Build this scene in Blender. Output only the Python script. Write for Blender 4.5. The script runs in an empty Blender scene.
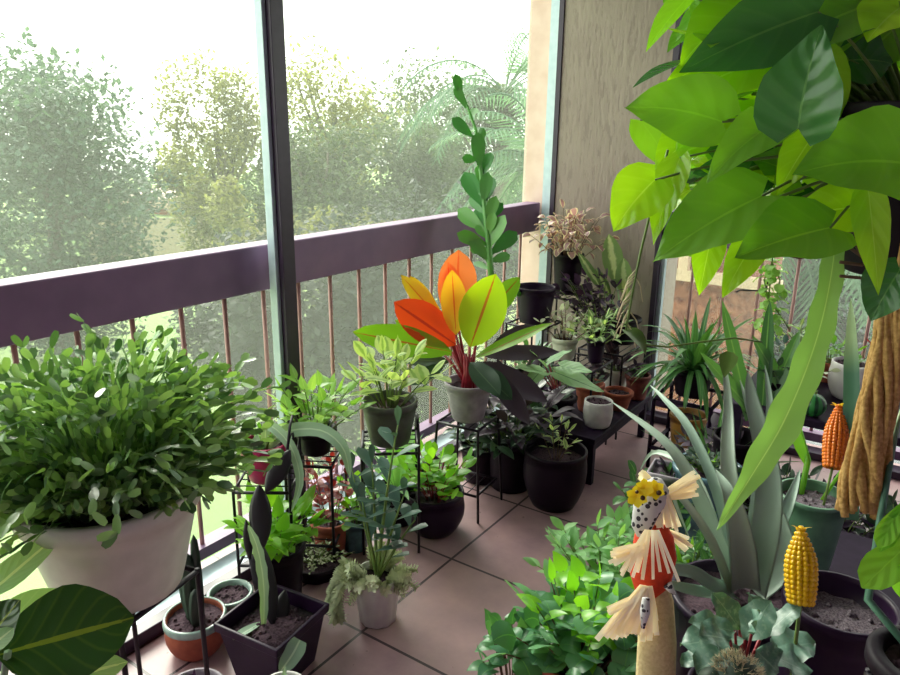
import bpy, math, random
from math import sin, cos, pi, radians, sqrt
from mathutils import Vector, Matrix
V = Vector
SC = bpy.context.scene
COL = SC.collection
rnd = random.Random(7)

# ------------------------------------------------------------------ camera
H = 1.42
RX = V((0.82190009, 0.16746896, -0.54445789))
RY = V((0.56949183, -0.22039787, 0.79189888))
RZ = V((0.01262112, -0.96092608, -0.27651724))
F = 723.0
cam = bpy.data.objects.new('camera', bpy.data.cameras.new('camera'))
COL.objects.link(cam)
SC.camera = cam
cam.data.sensor_width = 36.0
cam.data.lens = F / 900 * 36
cx_ = V((RX[0], RY[0], RZ[0])); cy_ = -V((RX[1], RY[1], RZ[1])); cz_ = -V((RX[2], RY[2], RZ[2]))
cam.matrix_world = Matrix(((cx_[0], cy_[0], cz_[0], 0), (cx_[1], cy_[1], cz_[1], 0), (cx_[2], cy_[2], cz_[2], H), (0, 0, 0, 1)))
cam.data.clip_start = 0.02
cam.data.clip_end = 500

def ray(px, py):
    u = (px - 450) / F; v = (py - 337.5) / F
    c = V((u, v, 1))
    return V((RX.dot(c), RY.dot(c), RZ.dot(c)))
def W(px, py, d): return V((0, 0, H)) + ray(px, py) * d          # place point seen at px,py, d metres ahead
def WZ(px, py, z):
    r = ray(px, py); return V((0, 0, H)) + r * ((z - H) / r.z)

# ------------------------------------------------------------------ world, sun, exposure
SC.view_settings.view_transform = 'Standard'
SC.view_settings.look = 'None'
SC.view_settings.exposure = 0.0
SC.view_settings.gamma = 1.0
SC.view_settings.use_curve_mapping = False
w = bpy.data.worlds.new('sky'); SC.world = w; w.use_nodes = True
bg = w.node_tree.nodes['Background']
bg.inputs[0].default_value = (0.95, 1.0, 0.90, 1)
bg.inputs[1].default_value = 3.4
sun = bpy.data.objects.new('sun', bpy.data.lights.new('sun', 'SUN')); COL.objects.link(sun)
sun.data.energy = 5.0; sun.data.angle = radians(25); sun.data.color = (1.0, 0.97, 0.86)
sd = V((-0.80, 0.42, 0.62)).normalized()
sun.rotation_euler = sd.to_track_quat('Z', 'Y').to_euler()

# ------------------------------------------------------------------ materials
def hx(h, g=1.0):
    h = h.lstrip('#'); o = []
    for i in (0, 2, 4):
        c = int(h[i:i+2], 16) / 255
        o.append((c / 12.92 if c <= 0.04045 else ((c + 0.055) / 1.055) ** 2.4) * g)
    return (*o, 1)
class NT:
    def __init__(s, name):
        s.m = bpy.data.materials.new(name); s.m.use_nodes = True
        s.t = s.m.node_tree; s.n = s.t.nodes; s.l = s.t.links
        s.b = s.n['Principled BSDF']; s.o = s.n['Material Output']
    def add(s, t, **k):
        n = s.n.new(t)
        for a, v in k.items(): setattr(n, a, v)
        return n
    def link(s, a, b): s.l.new(a, b)
    def math(s, op, a, b=None, c=None):
        n = s.n.new('ShaderNodeMath'); n.operation = op
        for i, q in enumerate((a, b, c)):
            if q is None: continue
            if isinstance(q, (int, float)): n.inputs[i].default_value = q
            else: s.l.new(q, n.inputs[i])
        return n.outputs[0]
    def mix(s, f, a, b, mode='MIX'):
        n = s.n.new('ShaderNodeMix'); n.data_type = 'RGBA'; n.blend_type = mode
        for i, q in ((0, f), (6, a), (7, b)):
            if isinstance(q, (int, float, tuple)): n.inputs[i].default_value = q
            else: s.l.new(q, n.inputs[i])
        return n.outputs[2]
    def noise(s, scale, detail=3, rough=.5, vec=None):
        n = s.n.new('ShaderNodeTexNoise'); n.inputs['Scale'].default_value = scale
        n.inputs['Detail'].default_value = detail; n.inputs['Roughness'].default_value = rough
        if vec is None:
            g = s.n.new('ShaderNodeNewGeometry'); vec = g.outputs['Position']
        s.l.new(vec, n.inputs['Vector'])
        return n.outputs['Fac']
    def bump(s, h, strength=.3, dist=.01):
        n = s.n.new('ShaderNodeBump'); n.inputs['Strength'].default_value = strength; n.inputs['Distance'].default_value = dist
        s.l.new(h, n.inputs['Height']); s.l.new(n.outputs[0], s.b.inputs['Normal'])
def mat(name, c, c2=None, rough=.5, metal=0, scale=30, bump=0, spec=.5):
    t = NT(name); t.b.inputs['Roughness'].default_value = rough; t.b.inputs['Metallic'].default_value = metal
    t.b.inputs['Specular IOR Level'].default_value = spec
    c = hx(c) if isinstance(c, str) else c
    if c2 is None: c2 = tuple(x * .8 for x in c[:3]) + (1,)
    elif isinstance(c2, str): c2 = hx(c2)
    n = t.noise(scale)
    t.link(t.mix(t.math('MULTIPLY_ADD', n, 2.5, -.75), c, c2), t.b.inputs['Base Color'])
    if bump: t.bump(n, bump, .004)
    return t.m
def leafmat(name, c1, c2, rough=.38, trans=.35, vein=None, veinw=.03, mark=None, mode=None, side=0, spec=.5, g=1.0, tcol=(1.0, 1.0, .35)):
    t = NT(name); a, b = hx(c1, g), hx(c2, g)
    geo = t.add('ShaderNodeNewGeometry'); uv = t.add('ShaderNodeUVMap'); sx = t.add('ShaderNodeSeparateXYZ')
    t.link(uv.outputs[0], sx.inputs[0])
    u, v = sx.outputs[0], sx.outputs[1]
    av = t.math('ABSOLUTE', t.math('SUBTRACT', v, .5))
    col = t.mix(geo.outputs['Random Per Island'], a, b)
    n = t.noise(60, 2)
    if mode == 'edge':
        f = t.math('MULTIPLY_ADD', t.math('ADD', av, t.math('MULTIPLY', n, .25)), 9, -3.6)
        f = t.math('MINIMUM', t.math('MAXIMUM', f, 0), 1); col = t.mix(f, col, hx(mark, g))
    elif mode == 'center':
        f = t.math('MULTIPLY_ADD', t.math('ADD', av, t.math('MULTIPLY', n, .25)), -9, 2.9)
        f = t.math('MINIMUM', t.math('MAXIMUM', f, 0), 1); col = t.mix(f, col, hx(mark, g))
    elif mode == 'blotch':
        f = t.math('MULTIPLY_ADD', t.noise(140, 3), 8, -4.0)
        f = t.math('MINIMUM', t.math('MAXIMUM', f, 0), 1); col = t.mix(f, col, hx(mark, g))
    elif mode == 'tip':
        f = t.math('MINIMUM', t.math('MAXIMUM', t.math('MULTIPLY_ADD', u, 6, -3.9), 0), 1); col = t.mix(f, col, hx(mark, g))
    if side:
        s_ = t.math('SINE', t.math('MULTIPLY', t.math('SUBTRACT', u, t.math('MULTIPLY', av, .6)), side * 6.28))
        f = t.math('MINIMUM', t.math('MAXIMUM', t.math('MULTIPLY_ADD', s_, 3, -2.2), 0), 1)
        col = t.mix(t.math('MULTIPLY', f, .16), col, hx(vein or '#b5cf8a', g))
    if side:
        bp = t.add('ShaderNodeBump'); bp.inputs['Strength'].default_value = .22; bp.inputs['Distance'].default_value = .002; t.link(t.math('ADD', s_, t.math('MULTIPLY', n, 1.5)), bp.inputs['Height']); t.link(bp.outputs[0], t.b.inputs['Normal'])
    if vein:
        f = t.math('LESS_THAN', av, veinw); col = t.mix(t.math('MULTIPLY', f, .8), col, hx(vein, g))
    t.link(col, t.b.inputs['Base Color'])
    t.b.inputs['Roughness'].default_value = rough; t.b.inputs['Specular IOR Level'].default_value = spec
    if trans:
        tr = t.add('ShaderNodeBsdfTranslucent'); t.link(t.mix(1.0, t.mix(.75, col, (1, 1, 1, 1), 'MULTIPLY'), (*[2.0 * x for x in tcol], 1), 'MULTIPLY'), tr.inputs[0])
        ms = t.add('ShaderNodeMixShader'); ms.inputs[0].default_value = trans
        t.link(t.b.outputs[0], ms.inputs[1]); t.link(tr.outputs[0], ms.inputs[2]); t.link(ms.outputs[0], t.o.inputs[0])
    return t.m

M = {}  # dark bases lean purple: the shadows' purple tint put into the colour
M['iron'] = mat('black_iron', '#1b0f22', rough=.45, metal=.3)
M['black'] = mat('black_plastic', '#150619', rough=.45, spec=.18)
M['blackmatte'] = mat('dark_matte_plastic', '#160819', rough=.6, spec=.2)
M['purpleblack'] = mat('shadow_tinted_dark_plastic', '#24112c', rough=.4, spec=.2)
M['soil'] = mat('potting_soil', '#2a1626', '#5b4450', rough=.95, scale=160, bump=.6)
M['pebble'] = mat('grey_grit', '#3a2c3c', '#8a7f88', rough=.95, scale=300, bump=.2)
M['creampot'] = mat('cream_plastic', '#d6d6c8', '#cacabc', rough=.45)
M['white'] = mat('white_ceramic', '#dcdad6', '#cfc9cc', rough=.3)
M['whitewash'] = mat('grey_white_clay', '#a79da8', '#8a7f8c', rough=.6)
M['terra'] = mat('terracotta', '#a8583f', '#8a4234', rough=.8, bump=.2)
M['terradark'] = mat('dark_terracotta', '#7d3a34', '#5f2a2c', rough=.8, bump=.2)
M['magenta'] = mat('magenta_plastic', '#b51457', '#8f1550', rough=.35)
M['greypot'] = mat('grey_green_plastic', '#5c6058', '#4a4c4a', rough=.45)
M['greenpot'] = mat('sage_green_plastic', '#5f8a6c', '#4f7660', rough=.45)
M['bluepot'] = mat('blue_glaze', '#5d7f8c', '#48606e', rough=.25)
M['yellowpot'] = mat('amber_glaze', '#b58a3a', '#8e5a2a', rough=.4)
M['oliveglaze'] = mat('olive_glaze', '#8a6a44', '#5f6a4a', rough=.4)
M['paleglaze'] = mat('pale_blue_glaze', '#9fb5b0', '#7d938f', rough=.25)
M['wood'] = mat('dark_wood', '#1b0e24', '#26172e', rough=.6, spec=.15)
M['stem'] = mat('green_stem', '#5b7a34', '#7c8f4a', rough=.5)
M['palestem'] = mat('pale_green_stem', '#8fb08a', '#a9c39a', rough=.5)
M['brownstem'] = mat('brown_stem', '#5a4036', '#6f5a42', rough=.8)
M['bark'] = mat('tree_bark', '#6a6257', '#544c45', rough=.9)
M['redstem'] = mat('red_stem', '#7d1426', '#a02030', rough=.4)

# ------------------------------------------------------------------ mesh builder
SH = {
 'oval': [(0, .02), (.1, .45), (.25, .8), (.45, 1), (.65, .95), (.85, .62), (.95, .3), (1, .02)],
 'paddle': [(0, .18), (.15, .3), (.4, .75), (.65, 1), (.85, .85), (.96, .4), (1, .05)],
 'heart': [(0, .35), (.06, .75), (.18, .97), (.3, 1), (.5, .85), (.7, .55), (.86, .27), (.95, .1), (1, .01)],
 'lance': [(0, .06), (.12, .4), (.3, .85), (.45, 1), (.65, .85), (.85, .42), (1, .01)],
 'strap': [(0, .7), (.3, 1), (.7, .85), (.9, .45), (1, .02)],
 'aloe': [(0, 1), (.3, .85), (.6, .6), (.85, .28), (1, .02)],
 'strip': [(0, .7), (.5, .9), (1, .8)],
 'seg': [(0, .3), (.2, .75), (.45, 1), (.62, .8), (.8, 1), (1, .55)],
 'round': [(0, .1), (.08, .55), (.25, .9), (.5, 1), (.75, .9), (.92, .5), (1, .02)],
 'scallop': [(0, .2), (.07, .7), (.12, .55), (.2, .95), (.26, .75), (.34, 1), (.4, .8), (.48, 1), (.54, .78), (.62, .95), (.68, .72), (.76, .85), (.82, .6), (.9, .55), (1, .03)],
}
def shp(name, u):
    p = SH[name]
    for (a, x), (b, y) in zip(p, p[1:]):
        if u <= b: return x + (y - x) * (u - a) / (b - a)
    return p[-1][1]
def perp(d):
    d = d.normalized(); a = V((0, 0, 1)) if abs(d.z) < .9 else V((1, 0, 0))
    s = d.cross(a).normalized(); return s, s.cross(d).normalized()
class MB:
    def __init__(s): s.v = []; s.f = []; s.uv = []
    def leaf(s, b, t, n, L, Wd, shape='oval', droop=0, bend=0, fold=.15, seg=6, nx=4, lobe=0, wave=0, thick=0, zig=0):
        b = V(b); d = V(t).normalized(); sd_ = d.cross(V(n))
        if sd_.length < 1e-4: sd_ = perp(d)[0]
        sd_.normalize(); st = L / seg; p = b.copy(); i0 = len(s.v); ph = rnd.random() * 6
        for i in range(seg + 1):
            u = i / seg; nn = sd_.cross(d).normalized(); wv = Wd / 2 * max(shp(shape, u), .01)
            if zig: wv *= 1 + zig * (1 if i % 2 else -1)
            for k in range(nx + 1):
                a = -1 + 2 * k / nx
                q = p + sd_ * (a * wv) + nn * (fold * abs(a) * wv + wave * Wd * sin(ph + u * 14 + a * 2) * abs(a)) - d * (lobe * abs(a) * Wd * (1 - u) ** 4)
                s.v.append(q); s.uv.append((u, (a + 1) / 2))
            p = p + d * st
            d = (d + V((0, 0, -1)) * (droop / seg) - nn * (bend / seg)).normalized()
            sd_ = (sd_ - d * sd_.dot(d)).normalized()
        m = nx + 1
        for i in range(seg):
            for k in range(nx):
                a = i0 + i * m + k; s.f.append((a, a + 1, a + m + 1, a + m))
        if thick:
            i1 = len(s.v); cnt = (seg + 1) * m
            for j in range(cnt):
                u, vv = s.uv[i0 + j]; nn = V((0, 0, -1))
                s.v.append(s.v[i0 + j] - (sd_.cross(d).normalized()) * thick * (1 - abs(2 * vv - 1) ** 2) * (1 - u * .8)); s.uv.append((u, vv))
            for i in range(seg):
                for k in range(nx):
                    a = i1 + i * m + k; s.f.append((a + m, a + m + 1, a + 1, a))
        return p
    def tube(s, pts, r, n=6, cap=True):
        pts = [V(p) for p in pts]; i0 = len(s.v); N = len(pts)
        if N < 2: return
        rr = r if isinstance(r, (list, tuple)) else [r] * N
        sa, sb = perp(pts[1] - pts[0])
        for i, p in enumerate(pts):
            d = (pts[min(i + 1, N - 1)] - pts[max(i - 1, 0)])
            if d.length < 1e-7: d = V((0, 0, 1))
            d.normalize(); sa = sa - d * sa.dot(d)
            if sa.length < 1e-5: sa = perp(d)[0]
            sa.normalize(); sb = d.cross(sa)
            for k in range(n):
                a = 2 * pi * k / n
                s.v.append(p + (sa * cos(a) + sb * sin(a)) * rr[i]); s.uv.append((i / (N - 1), k / n))
        for i in range(N - 1):
            for k in range(n):
                a = i0 + i * n + k; b = i0 + i * n + (k + 1) % n
                s.f.append((a, b, b + n, a + n))
        if cap:
            s.f.append(tuple(i0 + k for k in reversed(range(n)))); s.f.append(tuple(i0 + (N - 1) * n + k for k in range(n)))
    def lathe(s, c, prof, n=32, sc=(1, 1), rot=0, axis=None, cap=True):
        c = V(c); i0 = len(s.v)
        if axis is None: ex, ey, ez = V((1, 0, 0)), V((0, 1, 0)), V((0, 0, 1))
        else: ez = V(axis).normalized(); ex, ey = perp(ez)
        for j, (r, z) in enumerate(prof):
            for k in range(n):
                a = 2 * pi * k / n + rot
                s.v.append(c + ex * (r * cos(a) * sc[0]) + ey * (r * sin(a) * sc[1]) + ez * z); s.uv.append((j / max(1, len(prof) - 1), k / n))
        for j in range(len(prof) - 1):
            for k in range(n):
                a = i0 + j * n + k; b = i0 + j * n + (k + 1) % n
                s.f.append((a, b, b + n, a + n))
        if cap and prof[0][0] > 1e-4: s.f.append(tuple(i0 + k for k in reversed(range(n))))
        if cap and prof[-1][0] > 1e-4: s.f.append(tuple(i0 + (len(prof) - 1) * n + k for k in range(n)))
    def box(s, lo, hi, rot=None, c=None):
        lo = V(lo); hi = V(hi); i0 = len(s.v)
        for z in (lo.z, hi.z):
            for (x, y) in ((lo.x, lo.y), (hi.x, lo.y), (hi.x, hi.y), (lo.x, hi.y)):
                p = V((x, y, z))
                if rot is not None: p = V(c) + Matrix.Rotation(rot, 3, 'Z') @ (p - V(c))
                s.v.append(p); s.uv.append((0, 0))
        for q in ((3, 2, 1, 0), (4, 5, 6, 7), (0, 1, 5, 4), (1, 2, 6, 5), (2, 3, 7, 6), (3, 0, 4, 7)): s.f.append(tuple(i0 + k for k in q))
    def quad(s, a, b, c, d):
        i0 = len(s.v); s.v += [V(a), V(b), V(c), V(d)]; s.uv += [(0, 0), (1, 0), (1, 1), (0, 1)]; s.f.append((i0, i0 + 1, i0 + 2, i0 + 3))
    def ball(s, c, r, sc=(1, 1, 1), n=10, m=6, ax=None):
        prof = [(r * sin(pi * j / m), -r * cos(pi * j / m)) for j in range(m + 1)]
        prof = [(max(a * sc[0], 1e-5), b * sc[2]) for a, b in prof]
        s.lathe(c, prof, n, axis=ax)
    def build(s, name, m, parent=None, smooth=True, bevel=0):
        org = V((0, 0, 0)); q = parent
        while q is not None: org += V(q.location); q = q.parent
        if parent is None:
            pass
        me = bpy.data.meshes.new(name)
        me.from_pydata([tuple(p - org) for p in s.v], [], s.f)
        ul = me.uv_layers.new(name='UVMap')
        vi = [0] * len(me.loops); me.loops.foreach_get('vertex_index', vi)
        fl = []
        for i in vi: fl += s.uv[i]
        ul.data.foreach_set('uv', fl)
        me.validate()
        me.polygons.foreach_set('use_smooth', [smooth] * len(me.polygons))
        me.materials.append(M[m] if isinstance(m, str) else m)
        o = bpy.data.objects.new(name, me); COL.objects.link(o)
        if parent is not None: o.parent = parent
        if bevel:
            b = o.modifiers.new('bevel', 'BEVEL'); b.width = bevel; b.segments = 2; b.limit_method = 'ANGLE'
        return o
def tag(o, label, cat, group=None, kind=None):
    o['label'] = label; o['category'] = cat
    if group: o['group'] = group
    if kind: o['kind'] = kind
    return o
def thing(name, loc, label, cat, group=None):
    o = bpy.data.objects.new(name, None); COL.objects.link(o); o.location = loc; o.empty_display_size = .05
    return tag(o, label, cat, group)
def struct(name, mb, m, smooth=False, bevel=0, parent=None):
    o = mb.build(name, m, parent, smooth, bevel)
    if parent is None: o['kind'] = 'structure'
    return o
def ur(a, b): return rnd.uniform(a, b)
def sph(az, el): return V((cos(el) * cos(az), cos(el) * sin(az), sin(el)))

# ------------------------------------------------------------------ structure: floor, rails, glass, pillar
t = NT('tile_floor')
geo = t.add('ShaderNodeNewGeometry'); sx = t.add('ShaderNodeSeparateXYZ'); t.link(geo.outputs['Position'], sx.inputs[0])
T = .4635
def line(coord, x0, per, wd=.009):
    a = t.math('DIVIDE', t.math('SUBTRACT', coord, x0), per)
    a = t.math('ABSOLUTE', t.math('SUBTRACT', t.math('FRACT', t.math('ADD', a, .5)), .5))
    return t.math('LESS_THAN', a, wd / 2 / per)
gx = line(sx.outputs[0], -1.223, T); gx2 = line(sx.outputs[0], -1.525, 50); gy = line(sx.outputs[1], 1.342, T)
g = t.math('MAXIMUM', t.math('MAXIMUM', gx, gx2), gy)
wn = t.add('ShaderNodeTexWhiteNoise'); cmb = t.add('ShaderNodeCombineXYZ')
t.link(t.math('FLOOR', t.math('DIVIDE', t.math('ADD', sx.outputs[0], 1.223), T)), cmb.inputs[0]); t.link(t.math('FLOOR', t.math('DIVIDE', t.math('SUBTRACT', sx.outputs[1], 1.342), T)), cmb.inputs[1])
t.link(cmb.outputs[0], wn.inputs['Vector'])
c0 = t.mix(t.math('MULTIPLY_ADD', t.noise(5, 5, .6), 2.2, -.6), hx('#b08c90'), hx('#876a76'))
c0 = t.mix(t.math('MULTIPLY', wn.outputs['Value'], .25), c0, hx('#9c807c'))
sp = t.math('LESS_THAN', t.noise(34, 2), .27); c0 = t.mix(t.math('MULTIPLY', sp, .5), c0, hx('#5a4048'))
t.link(t.mix(g, c0, hx('#33202c')), t.b.inputs['Base Color']); t.b.inputs['Roughness'].default_value = .42
t.bump(t.math('SUBTRACT', t.noise(60, 3), t.math('MULTIPLY', g, 3)), .15, .002)
m = MB(); m.box((-1.9, -1.2, -.12), (.9, 3.6, 0)); struct('floor', m, t.m)

M['rail'] = mat('mauve_painted_rail', '#856789', '#785c7e', rough=.5, scale=8)
M['bar'] = mat('rail_bar_paint', '#b88c84', '#a07672', rough=.5)
M['alu'] = mat('pale_aluminium', '#c4d4de', '#b4c6d2', rough=.4, metal=.2)
M['darkframe'] = mat('dark_window_frame', '#2a1a33', '#33223c', rough=.4)
M['salmon'] = mat('salmon_stucco', '#eccfc6', '#e0beb4', rough=.9, scale=12)
def screen_mat():
    t = NT('hazy_insect_screen'); t.n.remove(t.b)
    tr = t.add('ShaderNodeBsdfTransparent'); tr.inputs[0].default_value = (.97, 1, .96, 1)
    df = t.add('ShaderNodeBsdfTranslucent'); df.inputs[0].default_value = (.86, .90, .82, 1)
    ms = t.add('ShaderNodeMixShader')
    n = t.noise(3.0, 4, .6)
    t.link(t.math('MULTIPLY_ADD', n, .05, .06), ms.inputs[0]); t.link(tr.outputs[0], ms.inputs[1]); t.link(df.outputs[0], ms.inputs[2]); t.link(ms.outputs[0], t.o.inputs[0])
    return t.m
M['screen'] = screen_mat()

YF = 3.47
# left rail outside the screen
m = MB(); m.box((-1.91, -.8, .902), (-1.825, YF + .02, 1.052)); struct('trim_1', m, 'rail', bevel=.006)
m = MB(); m.box((-1.90, -.8, .05), (-1.84, YF + .02, .09)); struct('trim_2', m, 'rail')
m = MB(); m.box((-1.14, YF + .03, .902), (.9, YF + .11, 1.052)); struct('trim_3', m, 'rail', bevel=.006)
m = MB(); m.box((-1.14, YF + .04, .05), (.9, YF + .09, .09)); struct('trim_4', m, 'rail')
def bar(p, label_side, lab):
    m = MB(); m.tube([(p[0], p[1], .085), (p[0], p[1], .905)], .0075, 8)
    o = m.build('railing_bar', 'bar', None); o.location = (0, 0, 0)
    tag(o, lab, 'railing bar', label_side); return o
y = -.16
while y < 3.4:
    bar((-1.865, y), 'upright bars under the left handrail', 'thin pinkish upright bar under the long left handrail'); y += .16
x = -1.0
while x < .45:
    bar((x, YF + .07), 'upright bars under the far handrail', 'thin brownish upright bar under the far handrail beside the pillar'); x += .155
# sill and tracks
m = MB(); m.box((-1.83, -.8, 0), (-1.735, YF, .028)); struct('trim_5', m, 'alu', bevel=.003)
m = MB(); m.box((-1.735, -.8, 0), (-1.69, YF, .04)); struct('trim_6', m, 'darkframe', bevel=.003)
m = MB(); m.box((-1.14, YF - .06, 0), (.9, YF + .02, .035)); struct('trim_7', m, 'darkframe', bevel=.003)
# mullion: dark inner face; light on the near side painted as paler metal
m = MB(); m.box((-1.745, 1.56, .03), (-1.715, 1.612, 2.6)); struct('window_1', m, 'darkframe', bevel=.002)
m = MB(); m.box((-1.785, 1.56, .03), (-1.745, 1.60, 2.6)); m.box((-1.765, 1.545, .03), (-1.735, 1.56, 2.6)); struct('window_2', m, 'alu', bevel=.002)
for i, (y0, y1) in enumerate(((-1.2, 1.568), (1.568, YF + .045))):
    m = MB(); m.quad((-1.935, y0, -.1), (-1.935, y1, -.1), (-1.935, y1, 2.6), (-1.935, y0, 2.6)); struct('window_%d' % (3 + i), m, 'screen')
m = MB(); m.quad((-1.165, YF + .13, -.1), (.95, YF + .13, -.1), (.95, YF + .13, 2.6), (-1.165, YF + .13, 2.6)); struct('window_5', m, 'screen')
m = MB(); m.box((-1.75, YF - .02, 0), (-1.725, YF + .02, 2.6)); struct('window_6', m, 'darkframe')
m = MB(); m.box((-1.80, YF - .01, 0), (-1.75, YF + .04, 2.6)); struct('window_7', m, 'alu')
m = MB(); m.box((-1.165, YF - .03, 0), (-1.14, YF + .03, 2.6)); struct('window_8', m, 'darkframe')
m = MB(); m.box((-1.14, YF - .0, 0), (-1.12, YF + .03, 2.6)); struct('window_9', m, 'alu')
# stucco pillar
t = NT('ribbed_stucco')
tc = t.add('ShaderNodeNewGeometry'); mp = t.add('ShaderNodeMapping'); mp.inputs['Scale'].default_value = (1, 1, .22); t.link(tc.outputs['Position'], mp.inputs[0])
n1 = t.noise(55, 4, .6, mp.outputs[0]); n2 = t.noise(4, 3)
c = t.mix(t.math('MULTIPLY_ADD', n2, 1.6, -.3), hx('#a89a90'), hx('#94857f')); c = t.mix(t.math('MULTIPLY', t.math('LESS_THAN', n1, .42), .35), c, hx('#7b6c6a'))
t.link(c, t.b.inputs['Base Color']); t.b.inputs['Roughness'].default_value = .9; t.bump(n1, .8, .006)
M['stucco'] = t.m
m = MB(); m.box((-1.725, YF - .01, 0), (-1.165, YF + .35, 2.6)); struct('wall_back', m, 'stucco')
m = MB(); m.box((-1.95, YF + .045, -.3), (-1.725, YF + .35, 2.8)); struct('wall_outer', m, 'salmon')
M['ceil'] = mat('shadow_tint_paint', '#8e7a98', rough=.9)  # mauve put in to reduce fill and turn the shadows purple
m = MB(); m.box((-1.95, -1.2, 2.6), (1.0, YF + .4, 2.75)); struct('ceiling', m, 'ceil')
m = MB(); m.box((.9, -1.2, 0), (1.0, YF + .4, 2.6)); struct('wall_right', m, 'ceil')
m = MB(); m.box((-1.95, -1.3, 0), (1.0, -1.2, 2.6)); struct('wall_front_light_block', m, 'ceil')  # unseen wall added so daylight enters only by the windows

# ------------------------------------------------------------------ outdoors
G = -3.0
t = NT('lawn'); n = t.noise(.35, 4); n2 = t.noise(9, 3)
c = t.mix(t.math('MULTIPLY_ADD', n, 3, -1), hx('#7f9f62'), hx('#9fae70')); c = t.mix(t.math('MULTIPLY', n2, .5), c, hx('#7fa06a'))
t.link(c, t.b.inputs['Base Color']); t.b.inputs['Roughness'].default_value = 1
m = MB(); m.box((-60, -40, G - .3), (30, 70, G)); struct('ground', m, t.m)
def treemat(name, a, b, tr=.35): return leafmat(name, a, b, rough=.6, trans=tr, spec=.2, tcol=(.95, 1, .6))
M['t_grey'] = treemat('greygreen_tree_leaves', '#34463f', '#546a5e')
M['t_yel'] = treemat('yellowgreen_tree_leaves', '#6a6c40', '#8a8a5a', .45)
M['t_mid'] = treemat('olive_tree_leaves', '#3f4f3c', '#626f56')
M['t_dark'] = treemat('dark_hedge_leaves', '#20282a', '#38423c')
M['t_palm'] = treemat('palm_fronds', '#456a50', '#648468')
def tree(px, py, d, rw, rh, n, ls, mk, label, cat='tree', name='leafy_tree', blobs=14, trunk=True, group=None):
    c = W(px, py, d); base = V((c.x, c.y, G))
    r = thing(name, base, label, cat, group)
    bl = []
    for i in range(blobs):
        a = ur(0, 2 * pi); q = sqrt(ur(0, 1)); z = ur(-1, 1)
        s_ = sqrt(max(0, 1 - z * z * .8))
        bl.append((c + V((rw * .75 * q * s_ * cos(a), rw * .75 * q * s_ * sin(a), rh * .8 * z)), ur(.25, .45) * min(rw, rh)))
    m = MB()
    for i in range(n):
        b, br = bl[rnd.randrange(blobs)]
        dv = V((rnd.gauss(0, 1), rnd.gauss(0, 1), rnd.gauss(0, 1))).normalized()
        p = b + dv * br * ur(.55, 1.15)
        if p.z < G + .1: p.z = G + ur(.1, .5)
        a1 = V((rnd.gauss(0, 1), rnd.gauss(0, 1), rnd.gauss(0, .6))).normalized(); a2 = perp(a1)[0]
        L = ls * ur(.6, 1.3); w_ = L * .32
        m.quad(p, p + a1 * L * .5 + a2 * w_, p + a1 * L, p + a1 * L * .5 - a2 * w_)
    m.build('foliage', mk, r, smooth=False)
    if trunk:
        m = MB(); top = c + V((0, 0, rh * .3)); m.tube([base, base.lerp(top, .5) + V((ur(-.2, .2), ur(-.2, .2), 0)), top], [.16, .12, .05], 8)
        for b, br in bl[:8]: m.tube([base.lerp(top, ur(.45, .8)), b], [.06, .02], 5)
        m.build('trunk', 'bark', r)
    return r
tree(48, 222, 13, 2.3, 2.5, 30000, .12, 't_grey', 'large rounded grey-green tree filling the left of the view', blobs=60)
tree(-60, 190, 16, 2.4, 2.4, 9000, .15, 't_grey', 'grey-green tree cut by the left edge, behind the large rounded one', blobs=26)
tree(218, 165, 15, 1.25, 2.2, 12000, .11, 't_yel', 'tall airy yellow-green tree just left of the window mullion', blobs=26)
tree(335, 125, 17, 1.9, 1.7, 8000, .13, 't_yel', 'thin open-crowned tree with sky showing through, right of the mullion', blobs=26)
tree(425, 140, 19, 2.2, 1.9, 8000, .14, 't_mid', 'wispy tree in the middle of the view beside the tall potted succulent', blobs=24)
tree(320, 205, 14, 2.0, 1.5, 15000, .11, 't_mid', 'dense olive-green tree behind the handrail right of the mullion', blobs=32)
tree(420, 200, 14, 1.9, 1.6, 15000, .11, 't_mid', 'dense round tree behind the stem of the tall potted succulent', blobs=32)
tree(232, 250, 11, .8, 1.1, 5000, .09, 't_yel', 'yellowish bush touching the mullion above the handrail', 'bush', 'leafy_bush', trunk=False)
tree(350, 262, 12, 1.4, .8, 6000, .1, 't_yel', 'low yellow-green bush seen just above the handrail', 'bush', 'leafy_bush', trunk=False)
tree(335, 350, 6.5, 1.3, 1.1, 16000, .08, 't_dark', 'dark shrub seen through the railing bars right of the mullion', 'bush', 'leafy_bush', blobs=34, trunk=False)
tree(440, 330, 7.5, 1.4, 1.3, 14000, .08, 't_dark', 'dark shrub seen through the railing bars behind the red-leaved plant', 'bush', 'leafy_bush', blobs=34, trunk=False)
tree(240, 340, 8, .7, .9, 8000, .08, 't_dark', 'dim shrub seen through the bars left of the mullion', 'bush', 'leafy_bush', trunk=False)
tree(500, 185, 13, 1.3, 1.8, 9000, .12, 't_mid', 'green tree in front of the palms beside the salmon wall', blobs=26)
tree(60, 160, 30, 5, 4, 7000, .35, 't_grey', 'faraway tree seen as a pale mass behind the left tree', blobs=30)
tree(380, 190, 30, 9, 3.0, 16000, .3, 't_mid', 'faraway line of trees closing the view behind the garden', blobs=60)
tree(180, 190, 34, 1.8, 1.8, 3500, .3, 't_yel', 'faraway pale tree above the bright patch of lawn', blobs=14)
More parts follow.
